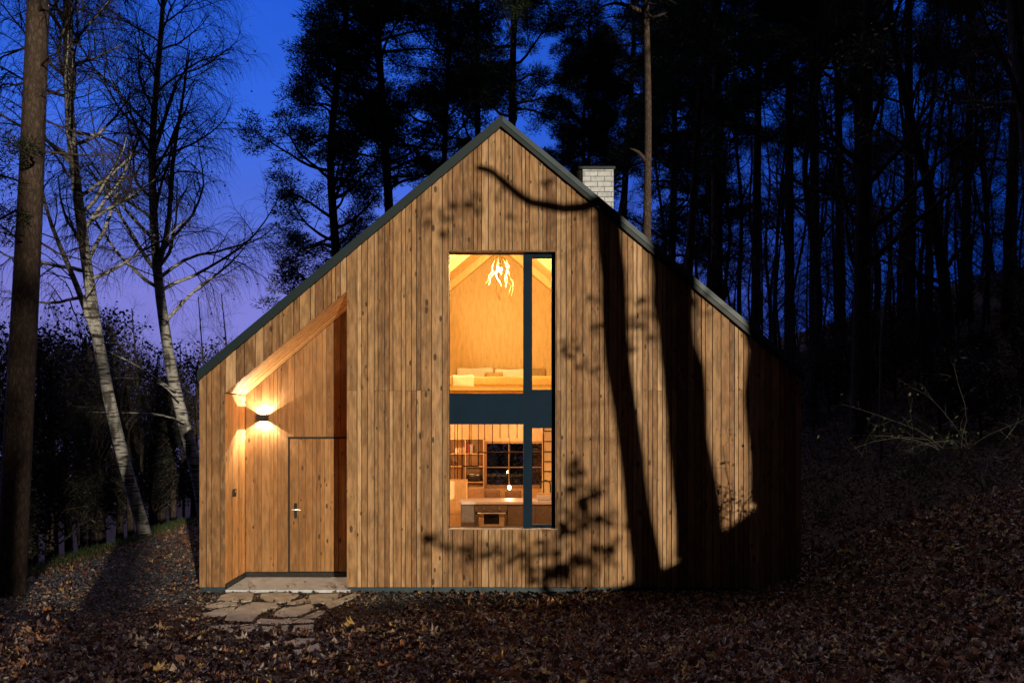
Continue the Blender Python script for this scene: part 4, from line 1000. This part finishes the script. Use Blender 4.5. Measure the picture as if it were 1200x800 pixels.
BU = [bushy('broadleaf_tree', (0, 0, 0), 8.0, LL, GL, 1.0), bushy('broadleaf_tree', (0, 0, 0), 7.0, LL, GL, .6)]
spots = []
rt = random.Random(8)
for i in range(34):
    y = rt.uniform(18, 42); px = rt.uniform(-60, 285); s = FPX / (y - CAMY); x = (px - CX) / s
    top = rt.uniform(405, 465) - (px < 130) * rt.uniform(0, 40) 
    z0 = float(H(x, y)); zt = CAMZ + (CY - top) / s; spots.append((x, y, z0, max(2.5, zt - z0)))
for i, (x, y, z0, h) in enumerate(spots):
    if i < 2: BU[i].o.location = (x, y, z0 - .1); BU[i].o.scale = (h / (8 - i),) * 3
    else: copy_tree(BU[i % 2], (x, y, z0 - .1), rt.uniform(0, 6.28), h / (8 - i % 2))
# undergrowth just beyond the verge
GS = 'dark shrubs below the verge'; SS = 'dark shrub in the shadow below the grass verge'
sh = bushy('shrub', (0, 0, 0), 3.0, SS, GS, .5); sh.o['category'] = 'shrub'
for i in range(5):
    px = rt.uniform(-40, 60); y = rt.uniform(10, 14); s = FPX / (y - CAMY); x = (px - CX) / s - 1.0; z0 = float(H(x, y)); sc = rt.uniform(.8, 1.5)
    if i == 0: sh.o.location = (x, y, z0 - .1)
    else: copy_tree(sh, (x, y, z0 - .1), rt.uniform(0, 6.28), sc)

for (x, y) in ((-1.2, 9.2), (.2, 9.6), (1.4, 9.0), (2.4, 9.8)): copy_tree(sh, (x, y, gz_(x, y) - .1), x * 2, 1.25, 'dark shrub added behind the cabin to darken the rear window', 'dark shrubs added behind the cabin')  # shrubs added to block the sky seen through the rear window
# --- pines behind the cabin
p1 = pine('pine_tree', grounded([(402, 560), (398, 400), (393, 280), (386, 200), (390, 130), (400, 60), (412, -30)], 14), .2, 'bushy pine whose crown hangs over the left roof slope', crown_from=.32, n1=56, len1=3.0, nb=50)
p2 = pine('pine_tree', grounded([(468, 560), (462, 400), (456, 240), (448, 120), (440, 0), (444, -140)], 16), .22, 'tall pine right of the bushy one above the left roof', crown_from=.48, n1=40, len1=3.1, nb=60)
p3 = pine('pine_tree', grounded([(520, 560), (520, 300), (520, 190), (526, 60), (530, -110)], 15), .14, 'slender pine with one crooked bare branch left of the gable top', crown_from=.58, n1=36, len1=2.6, nb=60,
     extra=[PW([(521, 160), (512, 146), (496, 144), (484, 140), (474, 124), (468, 118)], 15), PW([(521, 190), (508, 196), (496, 205), (486, 212)], 15)])
p4 = pine('pine_tree', grounded([(600, 560), (600, 300), (600, 100), (603, 0), (606, -170)], 18), .22, 'straight dark pine rising just behind the gable top', crown_from=.56, n1=32, len1=3.0, nb=60)
p5 = pine('pine_tree', grounded([(684, 560), (686, 300), (684, 170), (680, 135), (694, 100), (692, 60), (690, 30)], 20), .13, 'small pine with a crooked top above the chimney', crown_from=.66, n1=34, len1=1.9, nb=70, extra=[PW([(684, 150), (668, 128), (655, 112), (640, 108)], 20)])
p6 = pine('pine_tree', grounded([(757, 560), (758, 275), (760, 130), (757, 0), (753, -230)], 8.5), .135, 'pale straight pine trunk standing right of the chimney', crown_from=.70, n1=22, len1=2.4, nb=80, bark='spruce_bark', extra=[PW([(758, 18), (740, 8), (720, 3), (705, 8)], 8.5), PW([(758, 190), (748, 178), (738, 174)], 8.5)])
p7 = pine('pine_tree', grounded([(800, 560), (806, 330), (813, 230), (821, 100), (838, 0), (850, -160)], 12), .16, 'leaning dark pine trunk above the middle of the right roof', crown_from=.5, n1=34, len1=2.8, nb=60)
GP = 'dark pines of the wood behind the cabin'; LP = 'dark pine in the dense wood behind the cabin'
cp = [(560, 32, 3, 2.0), (722, 34, 1, 3.1), (785, 24, 0, 4.0), (840, 20, 3, 2.2), (885, 25, 1, 1.5), (925, 21, 3, 3.6), (985, 28, 0, .9), (1065, 24, 3, 2.9), (955, 20, 1, 4.4), (830, 28, 0, 3.7), (1010, 31, 1, .7), (1130, 22, 0, 3.3), (1180, 17, 1, 2.2)]
src = [p1, p2, p3, p4]
for (px, y, k, rot) in cp:
    s = FPX / (y - CAMY); x = (px - CX) / s; z = float(H(x, y))
    copy_tree(src[k], (x, y, z - .1), rot, rt.uniform(.95, 1.25) + (y - 20) * .012, LP, GP)

# --- the bare wood on the right
b1_ = bare('beech_tree', grounded([(1008, 520), (1010, 400), (1012, 250), (1016, 100), (1018, 0), (1020, -200)], 9.5), .27, 'thick dark tree standing in the wood right of the cabin', n1=30, len1=3.6, crown_from=.25, n2=9, n3=13, twl=.8)
fl = MB()
for (px, py, n, r) in [(1008, 58, 90, .8), (1020, 72, 60, .6), (990, 70, 50, .5), (1030, 48, 40, .5), (1008, 152, 50, .4), (1020, 160, 25, .3)]:
    c = np.array(W(px, py, 8.2)); leafquads(fl, c + RNG.normal(0, r * .45, (n, 3)), np.full(n, .13))
b1_.part('foliage', fl, M['greenleaf'])
b2_ = bare('beech_tree', grounded([(1112, 520), (1112, 420), (1108, 330), (1085, 200), (1064, 130), (1045, 40), (1035, -120)], 11), .2, 'dark tree bending left where its trunk kinks', n1=30, len1=3.4, crown_from=.25, n2=9, n3=13)
b3_ = bare('beech_tree', grounded([(1240, 520), (1222, 330), (1208, 180), (1188, 20), (1172, -120)], 2.6), .24, 'big black trunk leaning in at the right edge', n1=12, len1=2.2, crown_from=.6, n2=6, n3=8, limbs=[(PW([(1200, 112), (1188, 105), (1168, 104), (1149, 101)], 2.3), .028)])
sap = bare('sapling', grounded([(1032, 400), (1040, 330), (1055, 275), (1062, 262)], 6.0), .04, 'thin sapling still bearing yellow green leaves', n1=10, len1=1.0, crown_from=.5, n2=4, n3=4, bark='pale_twig', twig='pale_twig', leaves=90, leafmat='greenleaf', twl=.3)
GB = 'slim bare trees of the wood right of the cabin'; LB_ = 'slim bare tree in the dark wood right of the cabin'
bp = [bare('bare_tree', [(0, 0, -.2), (.25, 0, 3), (-.2, .3, 7), (.5, 0, 11), (.1, .4, 16)], .12, LB_, GB, n1=20, len1=2.6, crown_from=.22, n2=7, n3=9, twl=.8),
      bare('bare_tree', [(0, 0, -.2), (-.4, .2, 3), (.3, -.1, 7), (.6, .3, 10), (1.6, .2, 14)], .09, LB_, GB, n1=20, len1=2.2, crown_from=.18, n2=7, n3=9, twl=.8),
      bare('bare_tree', [(0, 0, -.2), (.2, .1, 2), (.1, .1, 5), (-.3, 0, 9)], .07, LB_, GB, n1=16, len1=1.8, crown_from=.15, n2=7, n3=9, twl=.7)]
pos = []
for i in range(48):
    y = rt.uniform(13, 38); px = 815 + 420 * (i + rt.random()) / 48; s = FPX / (y - CAMY); pos.append(((px - CX) / s, y))
for i in range(5):
    y = rt.uniform(24, 36); px = 680 + 140 * (i + rt.random()) / 5; s = FPX / (y - CAMY); pos.append(((px - CX) / s, y))
for i, (x, y) in enumerate(pos):
    z = float(H(x, y)); sc = rt.uniform(.85, 1.3)
    if i < 3: bp[i].o.location = (x, y, z)
    else: copy_tree(bp[i % 3], (x, y, z), rt.uniform(0, 6.28), sc)
ty = bare('young_tree', [(0, 0, -.1), (.05, 0, 1.5), (-.1, .1, 3.2), (.1, 0, 5.5)], .045, 'twiggy young tree under the tall trees right of the cabin', 'twiggy young trees under the tall trees', n1=26, len1=1.7, crown_from=.08, n2=8, n3=9, twl=.5, leaves=160, tr=.004)
for i in range(26):
    y = rt.uniform(8.5, 24); px = 860 + 380 * (i + rt.random()) / 26; s = FPX / (y - CAMY); x = (px - CX) / s
    if i == 0: ty.o.location = (x, y, gz_(x, y))
    else: copy_tree(ty, (x, y, gz_(x, y)), rt.uniform(0, 6.28), rt.uniform(.8, 1.5))
gsh = 'dark shrubs on the slope right of the cabin'
for i in range(24):
    y = rt.uniform(3.5, 24); px = 950 + 290 * (i + rt.random()) / 24; s = FPX / (y - CAMY); x = max((px - CX) / s, 5.3)
    copy_tree(sh, (x, y, gz_(x, y) - .1), rt.uniform(0, 6.28), rt.uniform(.35, .8), 'low dark shrub on the shadowy slope right of the cabin', gsh)
# small bare trees left, in front of the far wood
GBL = 'small bare trees in front of the far left wood'; 
for i in range(9):
    px = (20, 60, 95, 135, 160, 215, 240, 255, 268)[i]; y = rt.uniform(12, 26); s = FPX / (y - CAMY); x = (px - CX) / s
    copy_tree(bp[2], (x, y, float(H(x, y))), rt.uniform(0, 6.28), rt.uniform(.7, .95), 'small bare tree in front of the far left wood', GBL)

# --- thorny shrub on the right bank
def stems_shrub(name, base, n, hmin, hmax, label, spread=.8, leaves=120, twig='pale_twig', leafmat='greenleaf', arch=.5, r=.012, nt=6):
    T = Thing(name, tuple(base), label, 'shrub'); P = []
    for i in range(n):
        a = RNG.uniform(0, 6.28); Lh = RNG.uniform(hmin, hmax); d = np.array([math.cos(a) * spread, math.sin(a) * spread, 1.0])
        P.append(wiggle_path(np.array(base) + RNG.normal(0, .12, 3) * (1, 1, 0) - (0, 0, .05), d / np.linalg.norm(d), 10, Lh, .17, arch * .2))
    P = np.array(P); R = np.full((n, 1), r) * np.linspace(1, .3, 10)[None]; mb = MB(); mb.tubes(P, R, 5)
    b2, r2, _ = grow(P, R, nt, .2, 1, .55, 55, .3, .2, 6, r * .5); mb.tubes(b2, r2, 4); b3, r3, _ = grow(b2, r2, 4, .2, 1, .22, 50, .1, .2, 4, r * .3); mb.tubes(b3, r3, 3)
    T.part('stems', mb, M[twig])
    if leaves:
        lf = MB(); i = RNG.integers(0, len(b3), leaves); leafquads(lf, b3[i, RNG.integers(1, 4, leaves)], np.full(leaves, .055)); T.part('foliage', lf, M[leafmat])
    return T
stems_shrub('bramble_shrub', (6.0, 1.0, gz_(6.0, 1.0)), 16, 1.8, 3.8, 'pale thorny shrub arching over the right bank', leaves=260, r=.0065, nt=9)
stems_shrub('bramble_shrub', (7.1, .2, gz_(7.1, .2)), 16, 1.6, 4.2, 'tangled shrub of grey stems at the right edge', leaves=240, r=.0065, nt=9)
stems_shrub('bramble_shrub', (5.9, 3.6, gz_(5.9, 3.6)), 9, .5, 1.1, 'low leafy shrub on the slope behind the right cabin corner', leaves=420, spread=.5)
stems_shrub('bramble_shrub', (8.3, 4.6, gz_(8.3, 4.6)), 10, .9, 1.8, 'twiggy shrub on the dark slope behind the bank', leaves=200)

# ------------------------------------------------------------------ trees behind the photographer, which shade the front
def spruce_crown(mb, base, z0, z1, rad, pw=2.2):
    nu, nv = 20, 24; rows = []
    for j in range(nv + 1):
        f = j / nv; z = z0 + (z1 - z0) * f; env = rad * (math.sin(min(1, f * 6 + .15) * math.pi / 2)) * (1 - f ** (pw * 2) * .85)
        for i in range(nu):
            a = i * 2 * math.pi / nu; k = env * (1 + .22 * math.sin(5 * a + j * 1.7 + base[0]) + .18 * math.sin(j * 2.6 + i * 1.1)); rows.append((base[0] + k * math.cos(a), base[1] + k * math.sin(a), z + .25 * math.sin(3 * a + j)))
    q = [(j * nu + i, j * nu + (i + 1) % nu, (j + 1) * nu + (i + 1) % nu, (j + 1) * nu + i) for j in range(nv) for i in range(nu)]
    t = [(0, i + 1, i) for i in range(1, nu - 1)] + [(nv * nu, nv * nu + i, nv * nu + i + 1) for i in range(1, nu - 1)]
    mb.add(rows, t, q, .3)
def caster(name, pxs, y, r, label, branches=(), sprays=(), crown=None, bark='pine_bark'):
    pts = [np.array(shade_pt(px, py, y)) for px, py in pxs]          # listed from below upwards
    d0 = pts[0] - pts[1]; g = pts[0].copy()
    k = (pts[0][2] - float(H(g[0], g[1]))) / max(.01, -d0[2]) ; g = pts[0] + d0 * max(0, k); g[2] = float(H(g[0], g[1])) - .1
    d1 = pts[-1] - pts[-2]; d1 /= np.linalg.norm(d1); pts = [g] + pts + [pts[-1] + d1 * 5, pts[-1] + d1 * 9]
    T = Thing(name, tuple(g), label, 'tree'); P = resample(pts, 40)[None]; mb = MB(); R = np.interp(np.linspace(0, 1, 40), [0, .04, .6, 1], [r * 1.35, r * 1.05, r, r * .5])[None]; q_ = RNG.normal(0, 1, 40); q_ = np.convolve(q_, [.25, .5, .25], 'same'); R = R * (1 + .11 * q_[None]); P = P + np.convolve(RNG.normal(0, .05, 42), [.3, .4, .3], 'valid')[None, :, None] * np.array([1, 0, 0])
    mb.tubes(P, R, 16)
    allb = []
    for (lp, r0, dy) in branches:
        nb = 30 if r0 > .05 else 14
        e = resample([np.array(shade_pt(px, py, y + dy * i / max(1, len(lp) - 1))) for i, (px, py) in enumerate(lp)], nb); rr_ = np.linspace(r0, r0 * (.62 if nb > 14 else .3), nb); mb.tubes(e[None], rr_[None], 7)
        b, q, _ = grow(e[None], rr_[None], 7, .3, 1, .6, 55, .2, .15, 6, .008); mb.tubes(b, q, 4)
    T.part('trunk', mb, M[bark], smooth=True)
    cr = MB(); top = P[:, 24:]; Rt = R[:, 24:]; b1, q1, _ = grow(top, Rt, 18, .3, 1, 2.6, 75, 0, .15, 8, .05, up=.2); cr.tubes(b1, q1, 5)
    b2, q2, _ = grow(b1, q1, 6, .3, 1, .9, 50, 0, .2, 5, .016, up=.2); cr.tubes(b2, q2, 3)
    if crown: spruce_crown(cr, (crown[0], y), crown[1], 27, crown[2], 1.6)  # solid crown added to keep the low light off the wood beyond
    T.part('crown', cr, M['needle'])
    if sprays:
        lf = MB()
        for (px, py, n, rx, rz, sz, dy) in sprays:
            c = np.array(shade_pt(px, py, y + dy)); leafquads(lf, c + RNG.normal(0, 1, (n, 3)) * (rx / 83 * .5, .15, rz / 83 * .5), np.full(n, sz))
        T.part('foliage', lf, M['darkleaf'])
    return T
caster('pine_tree', [(754, 655), (735, 500), (721, 400), (712, 290), (709, 240)], -14, .17, 'leaning pine behind the photographer with one long bent branch', crown=(5.9, 8.9, 2.2),
       branches=[([(700, 236), (685, 243), (662, 245), (640, 240), (622, 238), (600, 222), (588, 210), (575, 199), (560, 196)], .085, .4), ([(712, 268), (690, 250), (650, 262), (620, 275), (580, 265)], .012, .8), ([(716, 300), (690, 285), (660, 300), (615, 310)], .01, .8), ([(700, 236), (660, 220), (640, 205), (655, 196)], .012, .3), ([(724, 470), (690, 474), (655, 480)], .012, .3), ([(730, 520), (700, 512), (660, 518)], .01, .5)],
       sprays=[(545, 240, 14, 18, 12, .16, -4), (520, 250, 12, 18, 10, .16, -4), (495, 248, 8, 16, 12, .16, -5), (525, 268, 8, 10, 12, .15, -4), (575, 225, 5, 8, 5, .14, -3), (600, 255, 4, 6, 5, .14, -3), (688, 258, 6, 4, 6, .12, 0), (637, 215, 5, 8, 5, .12, 0),
               (665, 408, 22, 14, 10, .13, 0), (690, 430, 14, 14, 10, .13, 0), (645, 400, 10, 10, 12, .13, 0), (700, 385, 6, 6, 6, .12, 0), (700, 345, 6, 6, 4, .12, 0)])
caster('pine_tree', [(819, 605), (808, 500), (793, 400), (785, 330)], -16.5, .275, 'thickest pine behind the photographer, second from the window', crown=(8.6, 10.3, 2.1),
       branches=[([(785, 390), (770, 375), (752, 360), (742, 372), (735, 390)], .025, .2), ([(815, 350), (822, 372), (840, 362), (860, 358)], .02, .3)],
       sprays=[(750, 352, 14, 10, 6, .14, 0), (744, 378, 16, 12, 8, .14, 0), (752, 395, 14, 14, 8, .14, 0), (733, 405, 10, 8, 6, .13, 0), (828, 345, 8, 8, 5, .13, 0)])
caster('pine_tree', [(892, 615), (888, 500), (881, 400), (874, 340)], -13, .115, 'slim pine behind the photographer, third from the window', crown=(9.6, 10.2, 1.5))
caster('pine_tree', [(930, 600), (924, 500), (918, 427), (918, 340), (935, 240), (970, 120)], -15.2, .33, 'stout pine behind the photographer shading the right cabin corner', crown=(11.9, 7.6, 1.1))
caster('pine_tree', [(130, 640), (150, 430), (165, 300)], -14.6, .2, 'wide pine added behind the photographer to shade the wood beyond', crown=(3.3, 8.9, 2.5))  # unseen pine added so that its crown shades the trees behind the cabin
# shrubs whose leaves shade the lower front, on the rise behind the photographer
def shade_shrub(name, y, sprays, label, mat='darkleaf', stems=6):
    C = [np.array(shade_pt(px, py, y)) for (px, py, *_r) in sprays]; c = np.mean(C, 0); base = np.array((c[0] + .3, y - .2, gz_(c[0] + .3, y - .2)))
    T = Thing(name, tuple(base), label, 'shrub'); mb = MB(); lf = MB()
    for q, (px, py, n, rx, rz, sz) in zip(C, sprays):
        mid = (base + q) / 2 + (0, 0, .25); mb.tubes(resample([base, mid, q], 8)[None], np.linspace(.012, .003, 8)[None], 4)
        pts = q + RNG.normal(0, 1, (n, 3)) * (rx / 83 * .5, .12, rz / 83 * .5); leafquads(lf, pts, np.full(n, sz * 1.5))
    T.part('stems', mb, M['twig']); T.part('foliage', lf, M[mat]); return T
shade_shrub('hazel_shrub', -18.5, [(505, 632, 10, 10, 8, .12), (527, 640, 8, 8, 9, .12), (548, 645, 16, 12, 12, .12), (572, 655, 14, 12, 10, .12), (604, 648, 20, 16, 14, .12), (625, 640, 10, 10, 10, .12), (585, 635, 6, 8, 8, .11)], 'leafy hazel behind the photographer shading below the window')
shade_shrub('hazel_shrub', -18.5, [(650, 665, 30, 26, 14, .13), (680, 655, 26, 22, 16, .13), (670, 620, 30, 24, 12, .13), (700, 610, 20, 16, 12, .13), (640, 678, 30, 26, 8, .13), (690, 580, 14, 14, 10, .12), (665, 595, 12, 12, 8, .12), (715, 640, 16, 14, 20, .13)], 'wide hazel behind the photographer shading right below the window')
shade_shrub('hazel_shrub', -18.5, [(672, 545, 14, 8, 12, .12), (675, 560, 14, 12, 14, .12), (690, 570, 10, 10, 8, .12), (662, 575, 6, 6, 6, .11)], 'small hazel behind the photographer shading beside the window')
# thin plant between bank and cabin that draws fine twigs on the boards
C0 = np.array(shade_pt(856, 640, -4.6)); C0[2] = gz_(C0[0], C0[1])
stems_shrub('sapling', C0, 7, .9, 1.75, 'thin leafy sapling on the bank beside the photographer', spread=.3, leaves=420, twig='twig', leafmat='darkleaf', r=.016, arch=.1, nt=8)

# unseen spruces added to block the low key light, crown bottoms shaped for it
GZ_ = None
GZ = 'unseen light-blocking spruces added behind the photographer'; LZ = 'unseen light-blocking spruce added behind the photographer'
def crown_bottom(x):
    if x < 5: return 1.5
    return np.interp(x, [-40, 1.5, 3, 8.0, 8.6, 12.8, 17.2, 18.0, 19.2, 19.3, 20.8, 20.9, 80], [4, 4, 6.8, 7.4, 9.0, 11.4, 12.2, 12.2, 2.0, 9.5, 9.5, 2, 2])
for row, yy in enumerate((-30.0, -33.0)):
    x = -34.0 + row * 1.0
    while x < 72:
        xr = x - (SUNX * 3.0 if row else 0)
        if 18.6 < xr < 20.9: x = 21.6 + (1.26 if row else 0); continue
        b = float(crown_bottom(xr)) + (.345 if row else 0); g = gz_(x, yy)
        T = Thing('spruce', (x, yy, g), LZ, 'tree', GZ)
        mb = MB(); mb.tubes(np.array([(x, yy, g - .2), (x, yy, max(b, g) + 3)]), np.array([.22, .16]), 8); T.part('trunk', mb, M['spruce_bark'])
        mb = MB(); spruce_crown(mb, (x, yy), max(b, g + .3), 34 + (x * 7.3 % 4), 1.5 if abs(xr - 19.8) > 3 else .95); T.part('crown', mb, M['needle'])
        x += 2.0
        if 2.6 < x < 17.6: x = 17.4 + row * .9

for i, (X, y, k, sc) in enumerate([(-9.8, -52, 0, 1.25), (-7.0, -60, 3, 1.3), (-5.4, -75, 1, 1.3), (-11, -58, 1, 1.2)]):  # loose pines added out of view to dim the light on the left
    x = X - SUNX * y; copy_tree(src[k], (x, y, gz_(x, y) - .1), i * 1.3, sc, 'unseen loose crowned pine added behind the photographer to dim the light', 'unseen loose pines added behind the photographer to dim the light')
for i, (X, y) in enumerate([(-9.8, -48), (-6.6, -54), (-5.2, -53), (-8.2, -62)]):  # bare trees added out of view for the same dimming
    x = X - SUNX * y; copy_tree(bp[i % 3], (x, y, gz_(x, y)), i * 2.1, 1.15, 'unseen bare tree added behind the photographer to dim the light', 'unseen bare trees added behind the photographer to dim the light')

for x, b in ((4.2, 13.0),):
    g = gz_(x, -30.5); T = Thing('spruce', (x, -30.5, g), LZ, 'tree', GZ)
    mb = MB(); mb.tubes(np.array([(x, -30.5, g - .2), (x, -30.5, 12)]), np.array([.2, .16]), 8); T.part('trunk', mb, M['spruce_bark'])
    mb = MB(); spruce_crown(mb, (x, -30.5), b, 34, 1.65); T.part('crown', mb, M['needle'])

# ------------------------------------------------------------------ sky, key light, camera
world = bpy.data.worlds.new('World'); SC.world = world; world.use_nodes = True
nt = world.node_tree; nt.nodes.clear()
out = nt.nodes.new('ShaderNodeOutputWorld'); bg = nt.nodes.new('ShaderNodeBackground'); L(nt, bg.outputs[0], out.inputs[0])
tc = nt.nodes.new('ShaderNodeTexCoord'); sp_ = nt.nodes.new('ShaderNodeSeparateXYZ'); L(nt, tc.outputs['Generated'], sp_.inputs[0])
X_, Y_, Z_ = sp_.outputs
r1 = ramp(nt, [(0.0, (.23, .22, .60)), (.15, (.20, .205, .66)), (.24, (.09, .17, .74)), (.34, (.036, .14, .78)), (.5, (.013, .10, .68)), (.68, (.25, .24, .36)), (1.0, (2.1, 1.85, 2.0))]); L(nt, Z_, r1.inputs[0])
r2 = ramp(nt, [(0.0, (.006, .05, .38)), (.2, (.006, .06, .45)), (.5, (.006, .075, .55)), (.68, (.25, .24, .36)), (1.0, (2.1, 1.85, 2.0))]); L(nt, Z_, r2.inputs[0])
az = N(nt, 'ShaderNodeMapRange', interpolation_type='SMOOTHSTEP'); az.inputs[1].default_value = -.30; az.inputs[2].default_value = .5; L(nt, X_, az.inputs[0])
c = mixc(nt, az.outputs[0], r1.outputs[0], r2.outputs[0])
bk = N(nt, 'ShaderNodeMapRange', interpolation_type='SMOOTHSTEP'); bk.inputs[1].default_value = -.25; bk.inputs[2].default_value = .55; bk.inputs[3].default_value = .03; bk.inputs[4].default_value = 1; L(nt, Y_, bk.inputs[0])
cl = N(nt, 'ShaderNodeTexNoise'); cl.inputs['Scale'].default_value = 2.2; cl.inputs['Detail'].default_value = 4
mp = N(nt, 'ShaderNodeMapping'); mp.inputs['Scale'].default_value = (1, 1, 3.5); L(nt, tc.outputs['Generated'], mp.inputs[0]); L(nt, mp.outputs[0], cl.inputs['Vector'])
cr_ = ramp(nt, [(.35, .9), (.7, 1.12)]); L(nt, cl.outputs['Fac'], cr_.inputs[0])
c = mixc(nt, 1.0, c, cr_.outputs[0], 'MULTIPLY')
L(nt, c, bg.inputs[0]); L(nt, bk.outputs[0], bg.inputs[1])

sd = bpy.data.lights.new('key_light', 'SUN'); sd.energy = 3.5; sd.angle = math.radians(.38); sd.color = (1, .84, .63)
so = bpy.data.objects.new('key_light', sd); COL.objects.link(so); so.location = (20, -45, 12)
so.rotation_euler = Vector((-SUNX, 1, -SUNK)).to_track_quat('-Z', 'Y').to_euler()

cd = bpy.data.cameras.new('camera'); cam = bpy.data.objects.new('camera', cd); COL.objects.link(cam)
cam.location = (0, CAMY, CAMZ); cam.rotation_euler = (math.radians(90), 0, 0)
cd.sensor_width = 36; cd.lens = FPX / 1200 * 36; cd.shift_x = (600 - CX) / 1200; cd.shift_y = (CY - 400) / 1200; cd.clip_start = .1; cd.clip_end = 1000
SC.camera = cam
SC.view_settings.view_transform = 'Standard'; SC.view_settings.look = 'None'; SC.view_settings.exposure = 0; SC.view_settings.gamma = 1; SC.view_settings.use_curve_mapping = False
SC.render.engine = 'CYCLES'
SC.cycles.use_denoising = True
SC.cycles.max_bounces = 8; SC.cycles.diffuse_bounces = 4; SC.cycles.glossy_bounces = 3; SC.cycles.transparent_max_bounces = 12
SC.cycles.caustics_reflective = False; SC.cycles.caustics_refractive = False
SC.cycles.sample_clamp_indirect = 4.0
